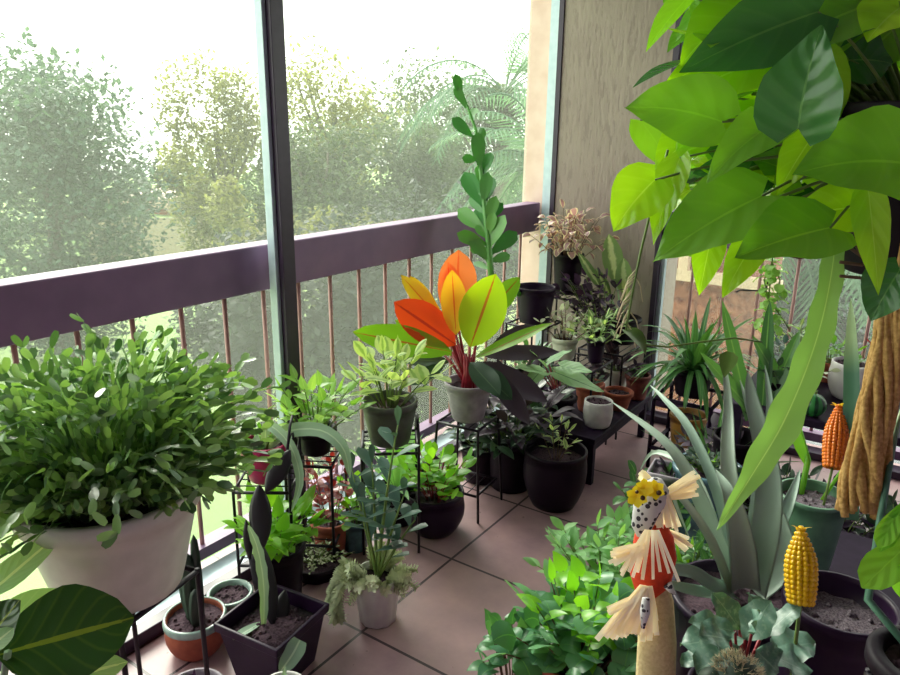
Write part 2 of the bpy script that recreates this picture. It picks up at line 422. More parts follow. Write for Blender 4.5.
# palms with drooping fronds
def palm(px, py, d, n, L, label, mk='t_palm'):
    c = W(px, py, d); base = V((c.x, c.y, G)); r = thing('palm_tree', base, label, 'palm')
    m = MB()
    for i in range(n):
        az = ur(0, 2 * pi); el = ur(-.1, 1.2); dd = sph(az, el); p = c.copy(); st = L / 12; si = perp(dd)[0]
        pts = [p.copy()]
        for k in range(12):
            p = p + dd * st; dd = (dd + V((0, 0, -.16))).normalized(); pts.append(p.copy())
            if k > 1:
                for sg in (-1, 1):
                    for q in (0, .5):
                        b = p - dd * st * q; tdir = (si * sg + dd * .9 + V((0, 0, -.5))).normalized(); ln = L * .26 * (1 - k / 16)
                        w_ = dd * .02; m.quad(b - w_, b + w_, b + tdir * ln + w_ * .2, b + tdir * ln - w_ * .2)
        m.tube(pts, .012, 4)
    m.build('frond', mk, r, smooth=False)
    m = MB(); m.tube([base, c], [.16, .12], 8); m.build('trunk', 'bark', r)
palm(505, 95, 12, 30, 2.2, 'tall palm left of the salmon wall with fronds against the sky')
palm(545, 170, 9, 34, 1.7, 'palm whose long drooping fronds brush the salmon wall')
palm(800, 250, 6.5, 34, 1.5, 'palm with hanging fronds outside the far window on the right')
palm(900, 260, 7.5, 30, 1.6, 'palm outside the far window behind the hanging rope')
# distant house, fence
M['brick'] = mat('pink_brick', '#a86e58', '#5a2a26', rough=.9, scale=22, bump=.5)
M['roof'] = mat('pale_roof', '#c9b0a4', rough=.9); M['fence'] = mat('grey_fence', '#9a8f7c', rough=.9)
c = W(168, 198, 40); r = thing('distant_house', V((c.x, c.y, G)), 'pinkish house glimpsed between the left tree and the yellow-green tree', 'house')
m = MB(); m.box((c.x - 3, c.y - 2, G), (c.x + 3, c.y + 2, c.z - .2)); m.build('wall', 'brick', r, False)
m = MB(); m.box((c.x - 3.3, c.y - 2.3, c.z - .2), (c.x + 3.3, c.y + 2.3, c.z + .3)); m.build('roof', 'roof', r, False)
a = W(150, 245, 24); b = W(215, 243, 24); m = MB(); dr = (b - a); dr.z = 0; dr.normalize(); sd_ = perp(dr)[0]
aa = V((a.x, a.y, G)) - dr * 2; L_ = 6; m.box((0, 0, 0), (L_, .05, a.z - G + .9)); ang = math.atan2(dr.y, dr.x); R3 = Matrix.Rotation(ang, 3, 'Z')
m.v = [aa + R3 @ p for p in m.v]; tag(m.build('garden_fence', 'fence', None, False), 'brownish fence below the bright lawn between the trees', 'fence')
a = V((-1.92, 5.33, 0)); M['beam'] = mat('cream_trim', '#d9bfa8', rough=.8); m = MB(); m.box((-1.92, 5.33, .36), (-.9, 5.4, .44)); m.box((-1.62, 5.33, .44), (-1.55, 5.4, .95)); tag(m.build('wall_trim', 'beam', None, False), 'cream trim boards fixed on the red-brown brick wall', 'trim')
# right side yard: brick wall, pale sill, grey paving
a = V((-1.7, 5.6, 0)); m = MB(); m.box((-1.9, 5.4, G), (-.95, 5.55, 1.05)); tag(m.build('brick_wall', 'brick', None, False), 'red-brown brick wall outside the far window right of the pillar', 'wall')
M['pave'] = mat('grey_paving', '#6f7078', '#5c5d68', rough=.8, scale=3)
m = MB(); m.box((-3, 4.0, G), (6, 14, G + .04)); struct('ground_paving', m, 'pave')
M['sidewall'] = mat('grey_siding', '#5e6068', '#70727a', rough=.9, scale=2)
m = MB(); m.box((-1.4, 13, G), (7.5, 13.3, 1.4)); tag(m.build('boundary_wall', 'sidewall', None, False), 'grey wall in shade far behind the right window', 'wall')
M['t_white'] = treemat('white_flower', '#d8e0dc', '#b9c8c4')
for (px, py, d, lb) in ((745, 318, 6.2, 'left'), (820, 300, 6.5, 'middle'), (870, 330, 6.0, 'right')):
    tree(px, py, d, .55, .45, 1600, .09, 't_dark', {'left': 'dark shrub outside the far window behind the strappy fern-like plant', 'middle': 'dark shrub outside the far window behind the long wavy leaf', 'right': 'dark shrub outside the far window behind the white pot'}[lb], 'bush', 'leafy_bush', blobs=8, trunk=False)

#@@PLANTS
# ------------------------------------------------------------------ leaf materials
LM = leafmat
LM2 = dict(
 xmas=LM('holiday_cactus_segments', '#3c6044', '#94bc78', rough=.28, trans=.2, spec=.7),  # lighter end of the mix paints highlights onto some segments
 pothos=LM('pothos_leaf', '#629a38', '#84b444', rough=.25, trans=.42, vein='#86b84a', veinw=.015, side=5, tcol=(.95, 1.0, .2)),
 pothosb=LM('painted_backlit_pothos_leaf', '#8fc02c', '#a6d236', rough=.25, trans=.5, vein='#b5d964', veinw=.015, side=5, tcol=(1, 1, .2)),  # brighter copy of the pothos leaf, backlight put into its colour
 pothosd=LM('painted_shade_pothos_leaf', '#336838', '#457e40', rough=.25, trans=.22, vein='#5f9450', veinw=.015, side=5),  # darker copy of the pothos leaf, shade put into its colour
 epi=LM('wavy_strap_leaf', '#86b060', '#92ba6a', rough=.35, trans=.35, vein='#c0d890', veinw=.02, tcol=(.9, 1, .5)),
 epip=LM('pale_strap_leaf', '#7f9c8a', '#94b09a', rough=.45, trans=.2, vein='#b9cdb6', veinw=.05),
 darkpad=LM('dark_cactus_pad', '#15101a', '#1f1a22', rough=.45, trans=.05),
 aloe=LM('greygreen_aloe_leaf', '#8ca598', '#b0c2b4', rough=.5, trans=.06, spec=.4),
 snake=LM('bluegreen_sword_leaf', '#3f6a58', '#588570', rough=.45, trans=.08, mark='#a9c49a', mode='tip'),
 orange=LM('orange_leaf', '#d8581f', '#d9452a', rough=.3, trans=.4, vein='#a3242a', veinw=.035, tcol=(1, .75, .3)),
 peach=LM('peach_orange_leaf', '#e08a55', '#df7a4a', rough=.25, trans=.4, vein='#d9562f', veinw=.035, tcol=(1, .8, .45)),
 golden=LM('golden_leaf', '#c9a22c', '#d6b83a', rough=.3, trans=.4, vein='#c7552a', veinw=.03, tcol=(1, .9, .3)),
 lime=LM('lime_leaf', '#9dba22', '#8fb324', rough=.28, trans=.4, vein='#a8382c', veinw=.03, tcol=(1, 1, .2)),
 greenred=LM('green_leaf_red_midrib', '#5f9426', '#7faa2c', rough=.28, trans=.3, vein='#9c3a2c', veinw=.03),
 darkgreen=LM('deep_green_leaf', '#21392c', '#35513a', rough=.35, trans=.12, vein='#4f6a4c', veinw=.02),
 purple=LM('purple_leaf', '#2b1733', '#412548', rough=.35, trans=.08),
 purplel=LM('dusky_mauve_leaf', '#453549', '#352c3a', rough=.5, trans=.1),
 jade=LM('paddle_leaf', '#4f9050', '#74ac58', rough=.3, trans=.22, spec=.6),
 pale=LM('pale_variegated_leaf', '#b4c890', '#c6d6a0', rough=.45, trans=.35, mark='#8aa868', mode='center'),
 syng=LM('light_green_leaf', '#7fac58', '#a3c878', rough=.4, trans=.35, vein='#c4d89e', veinw=.02),
 limeleaf=LM('fresh_green_leaf', '#5f9a34', '#86b83c', rough=.4, trans=.4),
 cream=LM('cream_pink_leaf', '#a88488', '#8f6a70', rough=.5, trans=.3, mark='#cfc9a8', mode='edge', tcol=(1, .9, .7)),
 agla=LM('mottled_silver_leaf', '#6f8f62', '#83a070', rough=.4, trans=.3, mark='#c3d2ac', mode='center'),
 zz=LM('grey_green_paddle_leaf', '#3b5a52', '#55766a', rough=.35, trans=.12, spec=.6),
 sedum=LM('pale_sedum_leaf', '#b3bb9c', '#cfd4b8', rough=.5, trans=.06),
 spider=LM('strappy_green_leaf', '#35603c', '#57884a', rough=.35, trans=.2, vein='#6f9a5c', veinw=.05),
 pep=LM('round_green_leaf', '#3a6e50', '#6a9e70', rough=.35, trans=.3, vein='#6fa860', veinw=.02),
 pepl=LM('painted_lit_lime_leaf', '#6fb02f', '#86c238', rough=.35, trans=.4),  # brighter copy of the bush leaf, light put into its colour
 fern=LM('soft_green_fern_leaf', '#6a9a66', '#8ab87c', rough=.5, trans=.3),
 crink=LM('crinkled_bluegreen_leaf', '#4a6e62', '#648a7a', rough=.4, trans=.12, vein='#7f9f8e', veinw=.02, mark='#708f80', mode='blotch'),
 dieff=LM('dark_leaf_yellow_midrib', '#2c4f24', '#35592a', rough=.28, trans=.2, vein='#8fa23a', veinw=.03, side=6),
 dieffp=LM('pale_dumbcane_leaf', '#8fb892', '#a3c8a3', rough=.35, trans=.35, vein='#d6e6cf', veinw=.05, side=8),
 red=LM('small_red_leaf', '#7c2a2e', '#a14038', rough=.5, trans=.25, tcol=(1, .5, .4)),
 cactus=LM('cactus_skin', '#22332c', '#2e4434', rough=.55, trans=.0),
 begonia=LM('patterned_pale_leaf', '#86ac86', '#9cbd96', rough=.5, trans=.25, vein='#4c7550', veinw=.03, side=6),
 prayer=LM('dark_striped_leaf', '#2a1c2a', '#352433', rough=.4, trans=.08, vein='#8a5a66', veinw=.03, side=7),
)
M.update(LM2)
R_ = radians
# ------------------------------------------------------------------ generic plant pieces
def pot(root, c, rb, rt, h, m, rim=.012, rimh=.018, n=32, sc=(1, 1), rot=0, soil='soil', belly=0, soilz=.8, names=('pot', 'soil')):
    c = V(c); pr = [(rb * .9, 0), (rb, .004)]
    for i in range(1, 7):
        u = i / 6; pr.append((rb + (rt - rb) * u + belly * sin(pi * u), u * (h - rimh)))
    if rim: pr += [(rt + rim, h - rimh), (rt + rim, h - .003), (rt + rim * .6, h)]
    else: pr += [(rt, h - .002)]
    pr += [(rt - .004, h), (rt - .006, h - .01), (rt - .008 + belly * .2, h * soilz - .012)]
    mb = MB(); mb.lathe(c, pr, n, sc, rot); po = mb.build(names[0], m, root)
    mb = MB(); rs = rt - .007 + belly * .2; zz = h * soilz
    i0 = 0; K = 6
    for j in range(K + 1):
        for k in range(n):
            a = 2 * pi * k / n + rot; r = rs * j / K
            mb.v.append(c + V((r * cos(a) * sc[0], r * sin(a) * sc[1], zz + ur(-.003, .004)))); mb.uv.append((0, 0))
    for j in range(K):
        for k in range(n):
            a = j * n + k; b = j * n + (k + 1) % n; mb.f.append((a, a + n, b + n, b))
    for q in range(26):
        a = ur(0, 6.3); r = rs * sqrt(ur(0, .9)); mb.ball(c + V((r * cos(a) * sc[0], r * sin(a) * sc[1], zz + .001)), ur(.003, .007), n=5, m=4)
    mb.build(names[1], soil, root)
    return c + V((0, 0, zz))
def rosette(root, c, n, L, Wd, mk, shape='lance', el=(20, 80), droop=.6, name='foliage', stem=0, stemmat='stem', seg=8, fold=.2, thick=0, az0=None, wave=0, lobe=0, bend=0, nx=4, r0=.01, stemr=.003):
    mb = MB(); sb = MB()
    for i in range(n):
        az = (i * 2.399 + ur(-.3, .3)) if az0 is None else ur(*az0)
        e = R_(ur(*el)) if n < 4 else R_(el[0] + (el[1] - el[0]) * (i + .5) / n + ur(-6, 6))
        d = sph(az, e); b = c + V((cos(az), sin(az), 0)) * r0 * ur(.3, 1)
        if stem:
            sl = stem * ur(.75, 1.15); p = [b + d * sl * q / 4 + V((0, 0, -.12 * sl * (q / 4) ** 2)) for q in range(5)]
            sb.tube(p, stemr, 5); b = p[-1]; d = (d * .8 + V((0, 0, -.2))).normalized()
        up = V((0, 0, 1)) - d * d.z
        if up.length < .1: up = -V((cos(az), sin(az), 0))
        l = L * ur(.75, 1.15)
        mb.leaf(b, d, up, l, Wd * l / L, shape, droop=droop * ur(.6, 1.4), fold=fold, seg=seg, thick=thick, wave=wave, lobe=lobe, bend=bend, nx=nx)
    o = mb.build(name, mk, root)
    if stem: sb.build('stem', stemmat, root)
    return o
def bush(root, c, ns, h, spread, per, L, Wd, mk, shape='oval', name='foliage', stemmat='stem', droop=.5, sr=.0025, start=.25, up=.5, lobe=0, fold=.15, tilt=None, wave=0, seg=5):
    mb = MB(); sb = MB()
    for i in range(ns):
        az = i * 2.399 + ur(-.4, .4); sp = spread * sqrt((i + .5) / ns) * ur(.8, 1.1)
        hh = h * (1 - .35 * (sp / max(spread, 1e-5)) ** 2) * ur(.75, 1.1)
        base = c + V((cos(az), sin(az), 0)) * min(.25 * sp, .05)
        tip = c + V((cos(az) * sp, sin(az) * sp, hh))
        if tilt: tip += V(tilt) * ur(.6, 1.2)
        mid = base.lerp(tip, .5) + V((0, 0, hh * .12))
        pts = [base * (1 - u) ** 2 + mid * 2 * u * (1 - u) + tip * u * u for u in [k / 6 for k in range(7)]]
        sb.tube(pts, [sr * (1.2 - .6 * k / 6) for k in range(7)], 5)
        for k in range(per):
            u = start + (1 - start) * (k + .5) / per; q = u * 6; j = min(int(q), 5); b = pts[j].lerp(pts[j + 1], q - j)
            sd_ = (pts[j + 1] - pts[j]).normalized(); a2 = az + k * 2.4 + ur(-.5, .5)
            d = (V((cos(a2), sin(a2), 0)) + sd_ * ur(.2, .8) + V((0, 0, ur(-.1, up)))).normalized()
            l = L * ur(.65, 1.15)
            mb.leaf(b, d, V((0, 0, 1)), l, Wd * l / L, shape, droop=droop * ur(.5, 1.5), fold=fold, seg=seg, lobe=lobe, wave=wave)
        l = L * ur(.7, 1); mb.leaf(pts[-1], (pts[-1] - pts[-2]).normalized() + V((ur(-.3, .3), ur(-.3, .3), .1)), V((cos(az), sin(az), .5)), l, Wd * l / L, shape, droop=droop, fold=fold, seg=seg, lobe=lobe)
    o = mb.build(name, mk, root); sb.build('stem', stemmat, root); return o
def root_at(name, p, label, cat='potted plant', group=None): return thing(name, V(p), label, cat, group)
def pad(mb, a, b, wd, th=.012, curve=V((0, 0, 0)), n=10, facing=None):
    """thick flat stem between two points"""
    a = V(a); b = V(b); d = (b - a); L = d.length; dn = d.normalized()
    fw = V(facing) if facing is not None else (V((0, 0, H)) - a)
    s_ = dn.cross(fw).normalized(); nn = s_.cross(dn); i0 = len(mb.v); K = 8
    for i in range(n + 1):
        u = i / n; w_ = wd / 2 * max(.12, shp('oval', u)); p = a + d * u + V(curve) * 4 * u * (1 - u)
        for k in range(K):
            t_ = 2 * pi * k / K; mb.v.append(p + s_ * cos(t_) * w_ + nn * sin(t_) * th / 2 * min(1, w_ / th * 2)); mb.uv.append((u, .5 + .5 * cos(t_)))
    for i in range(n):
        for k in range(K):
            x = i0 + i * K + k; y = i0 + i * K + (k + 1) % K; mb.f.append((x, y, y + K, x + K))
def scroll(mb, c, r, ax, ay, turns=1.4, start=0, th=.0035, sgn=1):
    pts = []
    for i in range(28):
        u = i / 27; a = start + sgn * turns * 2 * pi * u; rr = r * (1 - .75 * u); pts.append(V(c) + V(ax) * rr * cos(a) + V(ay) * rr * sin(a))
    mb.tube(pts, th, 5)
def stand(name, c, hw, hd, h, label, ground=0, rot=0, shelf=True, tiers=(), mk='iron', legr=.005, back=0, splay=0):
    """wire stand: four legs, top frame, shelf wires, optional tiers; c=(x,y)"""
    cz = V((c[0], c[1], ground)); r = thing(name, cz, label, 'plant stand'); Rm = Matrix.Rotation(rot, 3, 'Z')
    P = lambda x, y, z: cz + Rm @ V((x, y, z))
    for sx_, sy_ in ((-1, -1), (1, -1), (1, 1), (-1, 1)):
        mb = MB(); top = h + (back if sy_ > 0 else 0)
        mb.tube([P(sx_ * (hw + splay), sy_ * (hd + splay), 0), P(sx_ * hw, sy_ * hd, h), P(sx_ * hw, sy_ * hd, top + .001)], legr, 6); mb.build('leg', mk, r)
    for z, nm in [(h, 'top_frame')] + [(q, 'lower_frame') for q in tiers]:
        mb = MB(); cs = [P(-hw, -hd, z - .004), P(hw, -hd, z - .004), P(hw, hd, z - .004), P(-hw, hd, z - .004)]
        for i in range(4): mb.tube([cs[i], cs[(i + 1) % 4]], legr, 6)
        if shelf:
            K = max(3, int(hw * 2 / .035))
            for i in range(1, K): x = -hw + 2 * hw * i / K; mb.tube([P(x, -hd, z - .004), P(x, hd, z - .004)], .0022, 5)
        mb.build(nm, mk, r)
    if back:
        mb = MB(); mb.tube([P(-hw, hd, h + back), P(-hw * .5, hd, h + back * 1.35), P(0, hd, h + back * 1.5), P(hw * .5, hd, h + back * 1.35), P(hw, hd, h + back)], .0042, 6)
        ax = Rm @ V((1, 0, 0))
        scroll(mb, P(-hw * .5, hd, h + back * .8), back * .42, ax, (0, 0, 1)); scroll(mb, P(hw * .5, hd, h + back * .8), back * .42, -ax, (0, 0, 1))
        mb.build('scroll_back', mk, r)
    return r

# ------------------------------------------------------------------ large holiday cactus, cream pot on black stand
sc_ = W(122, 584, 1.22); sc_z = sc_.z
stand('wire_plant_stand', (sc_.x, sc_.y), .085, .085, sc_z, 'square black wire plant stand carrying the large cream pot', rot=.2, shelf=True)
r = root_at('holiday_cactus', sc_, 'large bushy cactus with dense flat green segments in a cream plastic pot')
top = pot(r, sc_, .098, .135, .185, 'creampot', rim=.007, rimh=.03, soilz=.86)
mb = MB(); fl = MB()
for i in range(900):
    az = ur(0, 2 * pi); e = ur(.12, 1.5)
    front = max(0, cos(az) * .88 - sin(az) * .48)
    hang = i % 9 == 0 and front < .2
    if hang: e = ur(-.2, .3)
    if front > .2: e = max(e, ur(.35, .75) * front + .1)
    d = sph(az, e); p = top + V((cos(az), sin(az), 0)) * ur(.0, .115 - .03 * front) + V((0, 0, ur(0, .02)))
    nseg = rnd.choice((5, 6, 6, 7)) + (4 if e > .95 else 1 if e > .6 else 0); Ls = .0235
    if e < .9: nseg -= int(2.4 * front)
    dr = V((0, 0, -1)) * ur(.04, .10); s_ax = V((ur(-1, 1), ur(-1, 1), ur(-.4, .4)))
    for k in range(nseg):
        l = Ls * ur(.85, 1.2)
        mb.leaf(p, d, s_ax + V((0, 0, .7)), l * 1.08, .0115 * ur(.8, 1.2), 'seg', fold=ur(-.1, .35), seg=4, nx=2, droop=.2)
        p = p + d * l; d = (d + dr * (k * .45) + V((ur(-.25, .25), ur(-.25, .25), ur(-.2, .2)))).normalized()
    for q in range(rnd.choice((0, 1, 2, 2))):
        mb.leaf(p, (d + V((ur(-.9, .9), ur(-.9, .9), ur(-.2, .8)))).normalized(), s_ax, .024, .013, 'seg', fold=.1, seg=4, nx=2)
mb.build('foliage', 'xmas', r)

# ------------------------------------------------------------------ dumb cane at the bottom left corner
b = W(-5, 760, .95); r = root_at('dumb_cane', (b.x, b.y, b.z - .12), 'broad-leaved dumb cane in the bottom left corner below the cream pot')
pot(r, (b.x, b.y, b.z - .12), .06, .08, .12, 'terra')
if b.z > .2: stand('cane_plant_stand', (b.x, b.y), .06, .06, b.z - .12, 'black wire stand under the terracotta pot of the broad-leaved dumb cane')
mb = MB()
def pleaf(mb, a, b, wd, shape='heart', n=None, **k):
    """leaf from point a to point b"""
    d = V(b) - V(a); L = d.length
    nn = V(n) if n is not None else (V((0, 0, H)) - (V(a) + V(b)) / 2).normalized() + V((0, 0, .6))
    mb.leaf(a, d, nn, L, wd, shape, **k)
for (a_, e_, wd_, s_, mk_, nm_, lb_) in ((W(-4, 655, .9), W(134, 618, .98), .135, 'oval', 'dieff', 'dark_leaf', 'large dark green leaf with a yellow midrib'),
  (W(-30, 660, .88), W(20, 600, .9), .06, 'oval', 'dieff', 'dark_leaf', 'smaller dark green leaf at the picture edge'),
  (W(-22, 628, .95), W(92, 598, 1.06), .07, 'oval', 'dieffp', 'pale_leaf', 'pale striped leaf lying above the dark one'),
  (W(-30, 610, .95), W(66, 528, 1.08), .05, 'lance', 'dieffp', 'pale_leaf', 'pale leaf reaching up to the cream pot'),
  (W(20, 690, .9), W(128, 662, .95), .05, 'oval', 'dieffp', 'pale_leaf', 'pale leaf at the bottom edge'),
  (W(-20, 655, .85), W(14, 628, .88), .03, 'oval', 'dieffp', 'pale_leaf', 'small pale leaf at the left edge')):
    mb = MB(); pleaf(mb, a_, e_, wd_, s_, seg=10, fold=.15, n=(.3, -.4, .8), wave=.02); mb.build(nm_, mk_, r)['label'] = lb_
mb = MB()
for a in (W(8, 652, .9), W(-22, 628, .95), W(-30, 610, .95), W(20, 690, .9)): mb.tube([V((b.x, b.y, b.z - .02)), V((b.x, b.y, b.z)).lerp(a, .6) + V((0, 0, .01)), a], .005, 6)
mb.build('stem', 'palestem', r)
# red-purple plant seen in the gap by the glass
ry_ = ray(52, 600); b = V((-1.6, ry_.y / ry_.x * -1.6, 0)); r = root_at('croton_plant', b, 'small reddish plant in a dark pot on the floor behind the cream pot')
c = pot(r, b, .055, .07, .11, 'black'); bush(r, c, 9, .26, .1, 5, .06, .025, 'red', droop=.4)

# ------------------------------------------------------------------ floor plants by the track, left
b = WZ(198, 648, 0); r = root_at('column_cactus', b, 'small dark column cactus in a terracotta pot with pale blue rim')
c = pot(r, b, .06, .08, .11, 'terra', rim=0, belly=.012, soilz=.85)
mb = MB(); mb.lathe(b, [(.081, .09), (.085, .092), (.086, .1), (.084, .11), (.078, .113), (.075, .105), (.081, .09)], 32, cap=False); mb.build('rim', 'paleglaze', r)['label'] = 'pale blue glazed rim'
mb = MB()
def column(mb, p, h, rr, ribs=7, lean=(0, 0)):
    N = 12; pr = []
    i0 = len(mb.v); K = ribs * 2
    for j in range(N + 1):
        u = j / N; rad = rr * (.8 + .3 * sin(pi * min(u * 1.1, 1))) * (1 if u < .85 else sqrt(max(0, 1 - ((u - .85) / .15) ** 2)) + .02)
        for k in range(K):
            a = 2 * pi * k / K; q = rad * (1 if k % 2 else .72)
            mb.v.append(V(p) + V((q * cos(a) + lean[0] * u * h, q * sin(a) + lean[1] * u * h, u * h))); mb.uv.append((u, k / K))
    for j in range(N):
        for k in range(K):
            x = i0 + j * K + k; y = i0 + j * K + (k + 1) % K; mb.f.append((x, y, y + K, x + K))
column(mb, c + V((-.01, .0, 0)), .21, .02); column(mb, c + V((.02, -.01, 0)), .12, .018, lean=(.1, 0)); column(mb, c + V((-.035, .01, 0)), .10, .016, lean=(-.2, 0))
column(mb, c + V((0, .02, 0)), .26, .013)
mb.build('body', 'cactus', r)
b = WZ(232, 616, 0); r = root_at('curved_planter', b, 'pale blue curved empty planter on the floor behind the terracotta cactus pot', 'planter')
pot(r, b, .045, .062, .085, 'paleglaze', rim=.006)
# square black pot with strap cactus
b = WZ(276, 668, 0); r = root_at('strap_cactus', b, 'tall strap-stemmed cactus in a square black plastic pot on the tiles')
S2 = 1.414
mb = MB(); a0 = pi / 4 + .12
mb.lathe(b, [(.075 * S2, 0), (.098 * S2, .15), (.106 * S2, .15), (.108 * S2, .175), (.098 * S2, .175), (.094 * S2, .13), (.0001, .13)], 4, rot=a0)
mb.build('pot', 'purpleblack', r, smooth=False, bevel=.003)
mb = MB(); mb.lathe(b + V((0, 0, .135)), [(.094 * S2, 0), (.04, .004), (.0001, .006)], 4, rot=a0)
for i in range(90): mb.ball(b + V((ur(-.085, .085), ur(-.085, .085), .137)), ur(.003, .008), n=5, m=4)
mb.build('soil', 'soil', r)
c = b + V((0, 0, .13))
mb = MB()
pad(mb, c + V((0, .0, 0)), W(262, 545, 1.98), .05, .02); pad(mb, W(262, 550, 1.98), W(259, 485, 2.0), .062, .018); pad(mb, W(266, 492, 2.0), W(290, 450, 2.04), .055, .018)
pad(mb, W(250, 560, 1.99), W(246, 520, 1.98), .025, .01); pad(mb, W(275, 640, 1.95), W(285, 590, 2.0), .05, .015)
mb.build('dark_pad', 'darkpad', r)['label'] = 'dark flat stems'
mb = MB()
def strap(mb, pts, wd, shape='strap', n=(0, 0, 1), zig=0):
    """flat strap following a polyline of points, widths by shape"""
    pts = [V(p) for p in pts]; N = 14; i0 = len(mb.v)
    # catmull sampling
    P = [pts[0]] + pts + [pts[-1]]; out = []
    for i in range(N + 1):
        t_ = i / N * (len(pts) - 1); j = min(int(t_), len(pts) - 2); f = t_ - j
        p0, p1, p2, p3 = P[j], P[j + 1], P[j + 2], P[j + 3]
        out.append(.5 * ((2 * p1) + (p2 - p0) * f + (2 * p0 - 5 * p1 + 4 * p2 - p3) * f * f + (3 * p1 - p0 - 3 * p2 + p3) * f ** 3))
    for i, p in enumerate(out):
        u = i / N; d = (out[min(i + 1, N)] - out[max(i - 1, 0)]).normalized(); s_ = d.cross(V(n)).normalized(); nn = s_.cross(d)
        w_ = wd / 2 * max(shp(shape, u), .04) * (1 + (zig if i % 2 else -zig))
        for a in (-1, -.5, 0, .5, 1): mb.v.append(p + s_ * a * w_ + nn * abs(a) * w_ * .25); mb.uv.append((u, (a + 1) / 2))
    for i in range(N):
        for k in range(4): x = i0 + i * 5 + k; mb.f.append((x, x + 1, x + 6, x + 5))
FC = tuple(-ray(300, 500))
strap(mb, [W(263, 640, 1.95), W(264, 590, 1.92), W(258, 550, 1.92), W(248, 525, 1.93)], .028, 'oval', n=FC, zig=.1)
strap(mb, [W(262, 622, 1.95), W(245, 632, 1.9), W(233, 640, 1.86)], .03, 'oval', n=(0, 0, 1))
strap(mb, [W(300, 640, 1.84), W(292, 655, 1.82), W(280, 672, 1.8)], .05, 'strap', n=FC)
mb.build('pale_strap', 'epip', r)['label'] = 'pale green flat stems'
for (px, py, lb, mk, rr) in ((196, 714, 'small round white pot with a purple sprig at the bottom edge of the picture', 'whitewash', .066), (284, 712, 'small round white pot at the bottom edge below the square black pot', 'white', .052)):
    b = W(px, py, 1.62 if px > 200 else 1.6); b = V((b.x, b.y, max(b.z, 0))) ; b = WZ(px, py, 0) if False else b
    h = .085; base = V((b.x, b.y, b.z - .02)); r = root_at('small_pot_plant', base, lb)
    c = pot(r, base, rr * .75, rr, h, mk, rim=.003)
    rosette(r, c, 6, .05, .012, 'purple' if px < 200 else 'epip', 'lance', (50, 85), droop=.3)
    st = thing('pot_riser', V((base.x, base.y, 0)), 'dark round riser holding up %s' % ('the white pot with the purple sprig' if px < 200 else 'the white pot below the square black one'), 'plant stand')
    mb = MB(); mb.lathe((base.x, base.y, 0), [(.05, 0), (.05, .008), (.012, .012), (.012, base.z - .012), (.055, base.z - .008), (.055, base.z)], 20); mb.build('body', 'iron', st)

# ------------------------------------------------------------------ scroll-backed stand with magenta pot and syngonium
b = W(267, 478, 2.25)
stand('scroll_plant_stand', (b.x + .005, b.y), .085, .085, b.z, 'black iron plant stand with a scrollwork back holding the magenta pot', rot=R_(-55), tiers=(.12,), back=.14)
r = root_at('trailing_plant', b, 'trailing pale-stemmed strap plant in a magenta pot on the scroll-backed stand')
c = pot(r, b, .052, .07, .125, 'magenta', rim=.005, rimh=.03)
mb = MB(); FC2 = tuple(-ray(300, 430))
strap(mb, [c, W(285, 432, 2.22), W(320, 430, 2.18), W(343, 448, 2.15), W(350, 478, 2.14)], .045, 'strap', n=FC2)
strap(mb, [c, W(268, 425, 2.2), W(290, 445, 2.16), W(300, 480, 2.14), W(291, 512, 2.13)], .032, 'strap', n=FC2)
strap(mb, [c, W(250, 430, 2.2), W(232, 425, 2.17), W(220, 418, 2.16)], .022, 'strap')
strap(mb, [c, W(240, 470, 2.12), W(222, 470, 2.1)], .02, 'strap', n=FC2)
mb.build('strap_stem', 'epip', r)
bush(r, c, 5, .06, .08, 3, .035, .018, 'limeleaf')
b = W(316, 452, 2.4)
stand('wire_shelf_stand', (b.x, b.y), .10, .075, b.z, 'thin black wire stand under the light green bush, beside the mullion', rot=R_(-60), tiers=(.1,))
r = root_at('syngonium_plant', b, 'light green leafy bush in a small dark pot in front of the window mullion')
c = pot(r, b, .045, .06, .09, 'black'); bush(r, c, 22, .17, .17, 4, .062, .034, 'syng', 'heart', lobe=.15, droop=.6)
# second trailing pothos in dark pot near square pot
b = WZ(279, 597, 0); r = root_at('bright_pothos', b, 'bright green leafy plant in a tall dark pot behind the square black pot')
c = pot(r, b, .07, .085, .19, 'black', rim=.004); bush(r, c, 20, .16, .16, 4, .07, .045, 'limeleaf', 'heart', lobe=.2, droop=.8)
b = WZ(331, 552, 0); r = root_at('red_stemmed_plant', b, 'wispy red-leaved plant in a small terracotta pot near the window track')
c = pot(r, b, .048, .062, .13, 'terra', rim=.006); bush(r, c, 12, .26, .1, 7, .036, .024, 'red', stemmat='brownstem', droop=.6, sr=.0015)
b = WZ(356, 548, 0); r = root_at('leafy_herb', b, 'green herb in a small blue-grey pot behind the ribbed white pot')
c = pot(r, b, .04, .052, .12, 'bluepot', rim=.004); bush(r, c, 12, .14, .1, 4, .045, .03, 'limeleaf')
b = WZ(318, 572, 0); r = root_at('ground_cover_plant', b, 'low pale sprigs in a shallow dark bowl at the foot of the terracotta pot')
c = pot(r, b, .075, .085, .05, 'blackmatte', rim=.003); bush(r, c, 26, .05, .11, 6, .016, .009, 'sedum', droop=.3)

